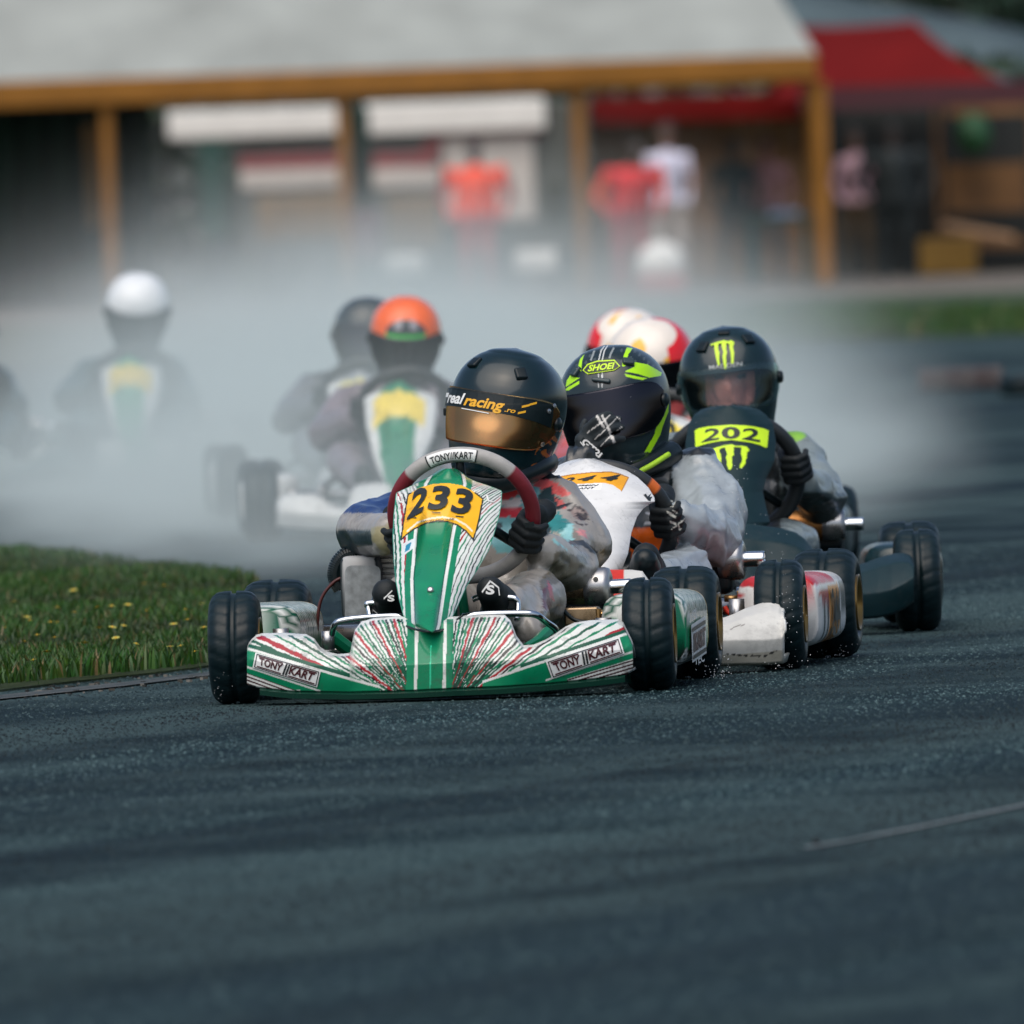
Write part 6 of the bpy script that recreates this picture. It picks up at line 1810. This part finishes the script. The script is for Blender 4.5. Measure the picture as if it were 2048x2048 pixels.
# ------------------------------------------------------------------ people in the paddock
def stander(px, ypx_head, y, cols, label, lean=0.0, h=1.72, bend=0.0, arms=(.25, .25), seed=0, pants=(.05, .055, .065), skin=(.30, .16, .11), hair=(.02, .018, .016), sleeve=None, wide=1.0):
    p = P(px, ypx_head, y); base = Vector((p.x, y, -.01)); s = h / 1.72
    pel = Vector((0, 0, .92)); che = pel + Vector((lean * .5, -bend * .3, .38 - bend * .15)); nk = che + Vector((lean * .25, -bend * .25, .20 - bend * .12)); hd = nk + Vector((lean * .1, -bend * .1 - .01, .17))
    w = wide
    C_ = [(pel - Vector((.08, 0, 0)), pel + Vector((.08, 0, 0)), .13, .13), (pel, che, .14 * w, .155 * w), (che - Vector((.09 * w, 0, -.05)), che + Vector((.09 * w, 0, .05)), .115, .115), (che, nk, .10, .06), (nk, hd, .055, .06), (hd + Vector((0, 0, .03)), hd + Vector((0, .015, .04)), .092, .09), (hd + Vector((0, -.03, -.05)), hd, .06, .08)]
    if wide > 1.2:
        for q in (-.1, .1): C_.append((pel + Vector((q * w * .9, 0, -.06)), che + Vector((q * w * .7, 0, .0)), .095 * w, .095 * w))
    for sgn, a in ((-1, arms[0]), (1, arms[1])):
        sh_ = che + Vector((sgn * .20 * w, 0, .11)); el_ = sh_ + Vector((sgn * a * .28, -.03, -.27)); wr_ = el_ + Vector((-sgn * a * .25, -.14, -.20))
        C_ += [(sh_, el_, .062 * w, .05), (el_, wr_, .048, .036), (wr_, wr_ + Vector((0, -.05, -.07)), .036, .028)]
        hp = Vector((sgn * .095, 0, .90)); kn = Vector((sgn * .12, -.03, .49)); an = Vector((sgn * .13, .02, .09))
        C_ += [(hp, kn, .095 * max(1, w * .85), .075), (kn, an, .070, .052), (an, an + Vector((sgn * .02, -.15, -.04)), .045, .035)]
    V, F, N = capsule_body(C_, .022, 4); V = wrinkle(V, N, .008, 9, seed) * s
    z = V[:, 2] / s; c = np.tile(np.array(cols[0], float), (len(V), 1))
    c[z < 1.06 - .1 * len(cols[1:])] = cols[-1]
    lo = z < .93; c[lo] = pants
    c[z > nk.z] = skin; c[(z > hd.z + .03) | ((z > hd.z - .05) & (V[:, 1] / s > hd.y + .03))] = hair
    if sleeve is not None:
        arm = (np.abs(V[:, 0] / s - che.x * .8) > .235 * w) & (z < che.z + .12) & (z > .66); c[arm] = sleeve
    o = bpy.data.objects.new('person', me_new('person', V, F, M_cloth, True, c)); o.location = base; link(o)
    return tag(o, label, 'person', 'people in the paddock')
stander(952, 400, YT - 2, ((.86, .055, .004), (.66, .04, .02)), 'person in bright orange vest standing before the trailer', h=1.66, arms=(.4, .4), sleeve=(.24, .03, .03), pants=(.42, .06, .06), skin=(.05, .03, .028), hair=(.03, .02, .02), wide=1.42, seed=1)
stander(1258, 400, YT - 2.5, ((.60, .010, .014), (.45, .010, .016)), 'person in red jacket leaning over to one side', lean=.12, h=1.66, bend=.30, sleeve=(.66, .07, .01), pants=(.36, .03, .04), skin=(.06, .04, .03), seed=2, wide=1.35, arms=(.6, .2))
stander(1338, 400, YT - .6, ((.56, .55, .66), (.54, .53, .62)), 'person in white T-shirt standing behind the red jacket', h=1.78, sleeve=(.20, .10, .07), pants=(.34, .28, .24), skin=(.16, .085, .06), seed=3)
stander(1468, 400, YT + 2.5, ((.015, .03, .03), (.02, .03, .03)), 'person in dark clothes standing under the pavilion roof', h=1.62, sleeve=(.03, .04, .04), pants=(.05, .055, .05), skin=(.03, .025, .02), seed=4)
stander(1535, 400, YT + 3.5, ((.34, .16, .15), (.30, .14, .16)), 'person in dusty pink top beside the corner post', h=1.60, pants=(.06, .07, .07), skin=(.22, .10, .07), seed=5)
stander(1712, 400, YT + 4, ((.42, .26, .30), (.46, .30, .33)), 'person in pale pink top half hidden under the red canopy', h=1.66, pants=(.09, .06, .03), skin=(.12, .07, .05), seed=6, wide=.9)
stander(1790, 400, YT + 3, ((.006, .012, .013), (.006, .012, .013)), 'large person all in black standing under the red canopy', h=1.70, pants=(.006, .012, .013), skin=(.03, .02, .016), hair=(.012, .012, .012), seed=7, wide=1.45, arms=(.5, .5))
# table with blue cloth
tbk = empty('table', gz(1565, YT + 1.6)); T0 = tbk.location.copy(); tag(tbk, 'dark table with folded pale blue cloth by the corner post', 'table')
p = at(1490, 436, YT + 1.5); q = at(1625, 446, YT + 1.5); b = MB(); b.box(Vector(((p.x + q.x) / 2, YT + 1.7, p.z - .02)) - T0, (q.x - p.x, .6, .05)); b.build('table_top', M_darkt, tbk)
for sx in (-.3, .3):
    for sy in (-.22, .22): b = MB(); b.box(Vector(((p.x + q.x) / 2 + sx, YT + 1.7 + sy, (p.z - .05) / 2)) - T0, (.05, .05, p.z - .045)); b.build('leg', M_darkt, tbk)
b = MB(); b.box(((at(1568, 425, YT + 1.6).x), YT + 1.65, p.z + .035), (.34, .3, .075)); tag(b.build('folded_cloth', mat('pale_blue_cloth', (.25, .30, .42), .8), None, bevel=.02), 'pale blue folded cloth lying on the dark table', 'cloth')
# covered bundle on a red crate
cz = board('red_crate', 1275, 556, 1372, 596, YT - 4.5, .5, mat('dusty_red', (.42, .12, .11), .6), 'dusty red crate on the ground under a white bundle', 'crate')
bm = bmesh.new(); bmesh.ops.create_uvsphere(bm, u_segments=32, v_segments=16, radius=.27)
for v in bm.verts: v.co.z = max(v.co.z, -.10) * (1.0); v.co *= 1 + .07 * noise.noise(v.co * 7)
m_ = bpy.data.meshes.new('white_bundle'); bm.to_mesh(m_); bm.free(); m_.materials.append(M_whitep); [setattr(pl_, 'use_smooth', True) for pl_ in m_.polygons]
o = link(bpy.data.objects.new('white_bundle', m_)); o.location = at(1322, 532, YT - 4.2); o.rotation_euler = (0, 0, .4); tag(o, 'white rounded cloth bundle lying on the dusty red crate', 'bundle')
for (a_, b_, lab) in (((770, 510), (850, 545), 'low white box on the ground near the pink bin'), ((1030, 500), (1115, 540), 'low white box on the ground near the orange vested person')):
    board('white_box', *a_, *b_, YT - 3, .4, M_whitep, lab, 'box')

# kerb block and tyres at the far edge of the track
p, q = G(1838, 782), G(2006, 776)
kb_ = empty('kerb_block', ((p.x + q.x) / 2, (p.y + q.y) / 2, 0)); T0 = kb_.location.copy(); tag(kb_, 'low faded red and white kerb block at the far track edge', 'kerb block')
nb_ = 6
for k in range(nb_):
    t = (k + .5) / nb_; c_ = p.lerp(q, t); w = (q - p).length / nb_
    b = MB(); b.box(Vector((c_.x, c_.y, .06)) - T0, (w - .004, .5, .12)); b.build('kerb_stone', mat('faded_red', (.060, .044, .044), .7) if k % 2 == 0 else mat('faded_white', (.075, .062, .060), .7), kb_, bevel=.02)
g_ = G(2050, 792)
for k in range(1):
    t_ = link(bpy.data.objects.new('old_tyre', TY_R)); t_.scale = (.7, 1.15, 1.15); t_.rotation_euler = (0, R(90), 0); t_.location = (g_.x + .02, g_.y, .06 + k * .118)
    tag(t_, 'black tyre lying flat on the track edge by the kerb block', 'tyre')

# ------------------------------------------------------------------ trees behind the canopies
def tree(px, y, h, r, label, seed, nleaf=5200):
    g = np.random.default_rng(seed); base = gz(px, y)
    t = empty('tree', base); tag(t, label, 'tree', 'trees behind the canopies')
    b = MB(); b.tube(curve_pts([(0, 0, -.1), (.08, .05, h * .25), (-.06, 0, h * .5), (.05, 0, h * .85)], 5), [.28 - .012 * i for i in range(16)], 10)
    for k in range(9):
        a = k * 2.4; z = h * (.35 + .05 * k); b.tube(curve_pts([(0, 0, z), (math.cos(a) * r * .4, math.sin(a) * r * .4, z + .6), (math.cos(a) * r * .8, math.sin(a) * r * .8, z + .9)], 4), [.10 - .009 * i for i in range(9)], 6)
    b.build('trunk', mat('bark', (.05, .04, .03), .9), t)
    cl = g.normal(size=(26, 3)); cl /= np.linalg.norm(cl, axis=1)[:, None]; cl = cl * g.uniform(.35, 1, (26, 1)) * np.array((r, r, h * .36)) + np.array((0, 0, h * .62))
    pick = g.integers(0, 26, nleaf); P0 = cl[pick] + g.normal(size=(nleaf, 3)) * r * .20
    d1 = g.normal(size=(nleaf, 3)); d1 /= np.linalg.norm(d1, axis=1)[:, None]; d2 = np.cross(d1, g.normal(size=(nleaf, 3))); d2 /= np.linalg.norm(d2, axis=1)[:, None]
    s = g.uniform(.09, .2, (nleaf, 1))
    V = np.stack([P0 - d1 * s, P0 + d2 * s * .5, P0 + d1 * s, P0 - d2 * s * .5], 1).reshape(-1, 3); F = np.arange(nleaf * 4).reshape(-1, 4)
    c = np.array((.012, .045, .022)) * g.uniform(.6, 1.5, (26, 1))[pick] * g.uniform(.7, 1.3, (nleaf, 1))
    mk('crown', V, F, M_blade, t, smooth=False, cols=np.repeat(c, 4, 0))
tree(1930, 292, 8.5, 3.0, 'dark leafy tree over the grey canopy at its lower end', 1)
tree(2230, 296, 9.0, 3.2, 'dark leafy tree cut off by the photo edge', 2)
tree(1560, 305, 7.5, 2.8, 'dark leafy tree hidden behind the pavilion roof', 3)

# ------------------------------------------------------------------ water droplets thrown by the wheels
bm = bmesh.new(); bmesh.ops.create_icosphere(bm, subdivisions=1, radius=1.0); dv = np.array([v.co[:] for v in bm.verts]); df = np.array([[v.index for v in f.verts] for f in bm.faces]); bm.free()
DV, DF, nq = [], [], 0
def drops(K, cx, cy, sx, sy, y, n, rmin=.0006, rmax=.0016):
    global nq
    for _ in range(n):
        x, yy = rnd.gauss(cx, sx), rnd.gauss(cy, sy); p = Vector(K.world(np.array(K.pt(x, yy, y + rnd.uniform(-.15, .15)))))
        if p.z < .004: continue
        DV.append(dv * rnd.uniform(rmin, rmax) + np.array(p)); DF.append(df + nq); nq += len(dv)
drops(KB, 1578, 1235, 14, 45, -.16, 75); drops(KB, 1560, 1330, 25, 10, -.2, 45); drops(KA, 1440, 1345, 16, 14, .9, 70, .0007, .002); drops(KB, 1672, 1310, 22, 14, .9, 55)
drops(KC, 1480, 1100, 55, 60, -.45, 45, .0005, .0011); drops(KA, 440, 1370, 10, 20, -.15, 30, .0005, .001); drops(KC, 1880, 1240, 10, 8, .9, 14); drops(KA, 1130, 800, 140, 120, .3, 30, .0004, .0008); drops(KB, 1480, 1010, 8, 70, .2, 22)
M_drop = bpy.data.materials.new('water_drop'); M_drop.use_nodes = True; bs = M_drop.node_tree.nodes['Principled BSDF']; bs.inputs['Base Color'].default_value = (.9, .93, .95, 1); bs.inputs['Roughness'].default_value = .08; bs.inputs['IOR'].default_value = 1.33; bs.inputs['Transmission Weight'].default_value = .35
tag(mk('water_droplets', np.concatenate(DV), np.concatenate(DF), M_drop, None), kind='stuff')

# ------------------------------------------------------------------ spray hanging over the wet track
def mist(name, loc, size, dens, col=(.82, .915, .885), hs=.42, seed=0.0):
    """cloud in an ellipsoid: dense near the road, thinning upward and sideways"""
    bm = bmesh.new(); bmesh.ops.create_uvsphere(bm, u_segments=32, v_segments=16, radius=1.0)
    for v in bm.verts: v.co = Vector((v.co.x * size[0], v.co.y * size[1], max(v.co.z, 0) * size[2]))
    bmesh.ops.remove_doubles(bm, verts=bm.verts, dist=1e-5)
    me = bpy.data.meshes.new(name); bm.to_mesh(me); bm.free()
    o = link(bpy.data.objects.new(name, me)); o.location = loc
    m = bpy.data.materials.new('spray_' + name); m.use_nodes = True; nt = m.node_tree; nt.nodes.remove(nt.nodes['Principled BSDF'])
    pv = nt.nodes.new('ShaderNodeVolumePrincipled'); pv.inputs['Color'].default_value = (*col, 1); pv.inputs['Anisotropy'].default_value = 0.0
    tc = nt.nodes.new('ShaderNodeTexCoord')
    mp = nt.nodes.new('ShaderNodeMapping'); mp.inputs['Scale'].default_value = (1 / size[0], 1 / size[1], 1 / size[2])
    ln = nt.nodes.new('ShaderNodeVectorMath'); ln.operation = 'LENGTH'
    nt.links.new(tc.outputs['Object'], mp.inputs['Vector']); nt.links.new(mp.outputs[0], ln.inputs[0])
    fa = nt.nodes.new('ShaderNodeMapRange'); fa.interpolation_type = 'SMOOTHSTEP'
    fa.inputs['From Min'].default_value = 1.0; fa.inputs['From Max'].default_value = .08; fa.inputs['To Min'].default_value = 0; fa.inputs['To Max'].default_value = 1
    nt.links.new(ln.outputs['Value'], fa.inputs['Value'])
    sp = nt.nodes.new('ShaderNodeSeparateXYZ'); nt.links.new(tc.outputs['Object'], sp.inputs[0])
    ex = nt.nodes.new('ShaderNodeMath'); ex.operation = 'MULTIPLY'; ex.inputs[1].default_value = -1 / hs; nt.links.new(sp.outputs['Z'], ex.inputs[0])
    ee = nt.nodes.new('ShaderNodeMath'); ee.operation = 'EXPONENT'; nt.links.new(ex.outputs[0], ee.inputs[0])
    nz = nt.nodes.new('ShaderNodeTexNoise'); nz.inputs['Scale'].default_value = 1.6; nz.inputs['Detail'].default_value = 2; nm = nt.nodes.new('ShaderNodeMapping'); nm.inputs['Scale'].default_value = (.9, .09, 1.3); nm.inputs['Location'].default_value = (seed, seed, 0); nt.links.new(tc.outputs['Object'], nm.inputs['Vector']); nt.links.new(nm.outputs[0], nz.inputs['Vector'])
    nr = nt.nodes.new('ShaderNodeMapRange'); nr.inputs['From Min'].default_value = .3; nr.inputs['From Max'].default_value = .7; nr.inputs['To Min'].default_value = .35; nr.inputs['To Max'].default_value = 1.7; nt.links.new(nz.outputs['Fac'], nr.inputs['Value'])
    a1 = nt.nodes.new('ShaderNodeMath'); a1.operation = 'MULTIPLY'; nt.links.new(fa.outputs[0], a1.inputs[0]); nt.links.new(ee.outputs[0], a1.inputs[1])
    a2 = nt.nodes.new('ShaderNodeMath'); a2.operation = 'MULTIPLY'; nt.links.new(a1.outputs[0], a2.inputs[0]); nt.links.new(nr.outputs[0], a2.inputs[1])
    a3 = nt.nodes.new('ShaderNodeMath'); a3.operation = 'MULTIPLY'; a3.inputs[1].default_value = dens; nt.links.new(a2.outputs[0], a3.inputs[0])
    nt.links.new(a3.outputs[0], pv.inputs['Density']); nt.links.new(pv.outputs[0], nt.nodes['Material Output'].inputs['Volume'])
    me.materials.append(m)
    return tag(o, kind='stuff')
mist('spray_mist', (-.40, 88, -.02), (2.5, 28, 1.9), .80, hs=.36, seed=3.0)
mist('spray_mist', (-1.3, 155, -.02), (4.1, 64, 2.6),   .052, hs=.45, col=(.95, .93, .88))
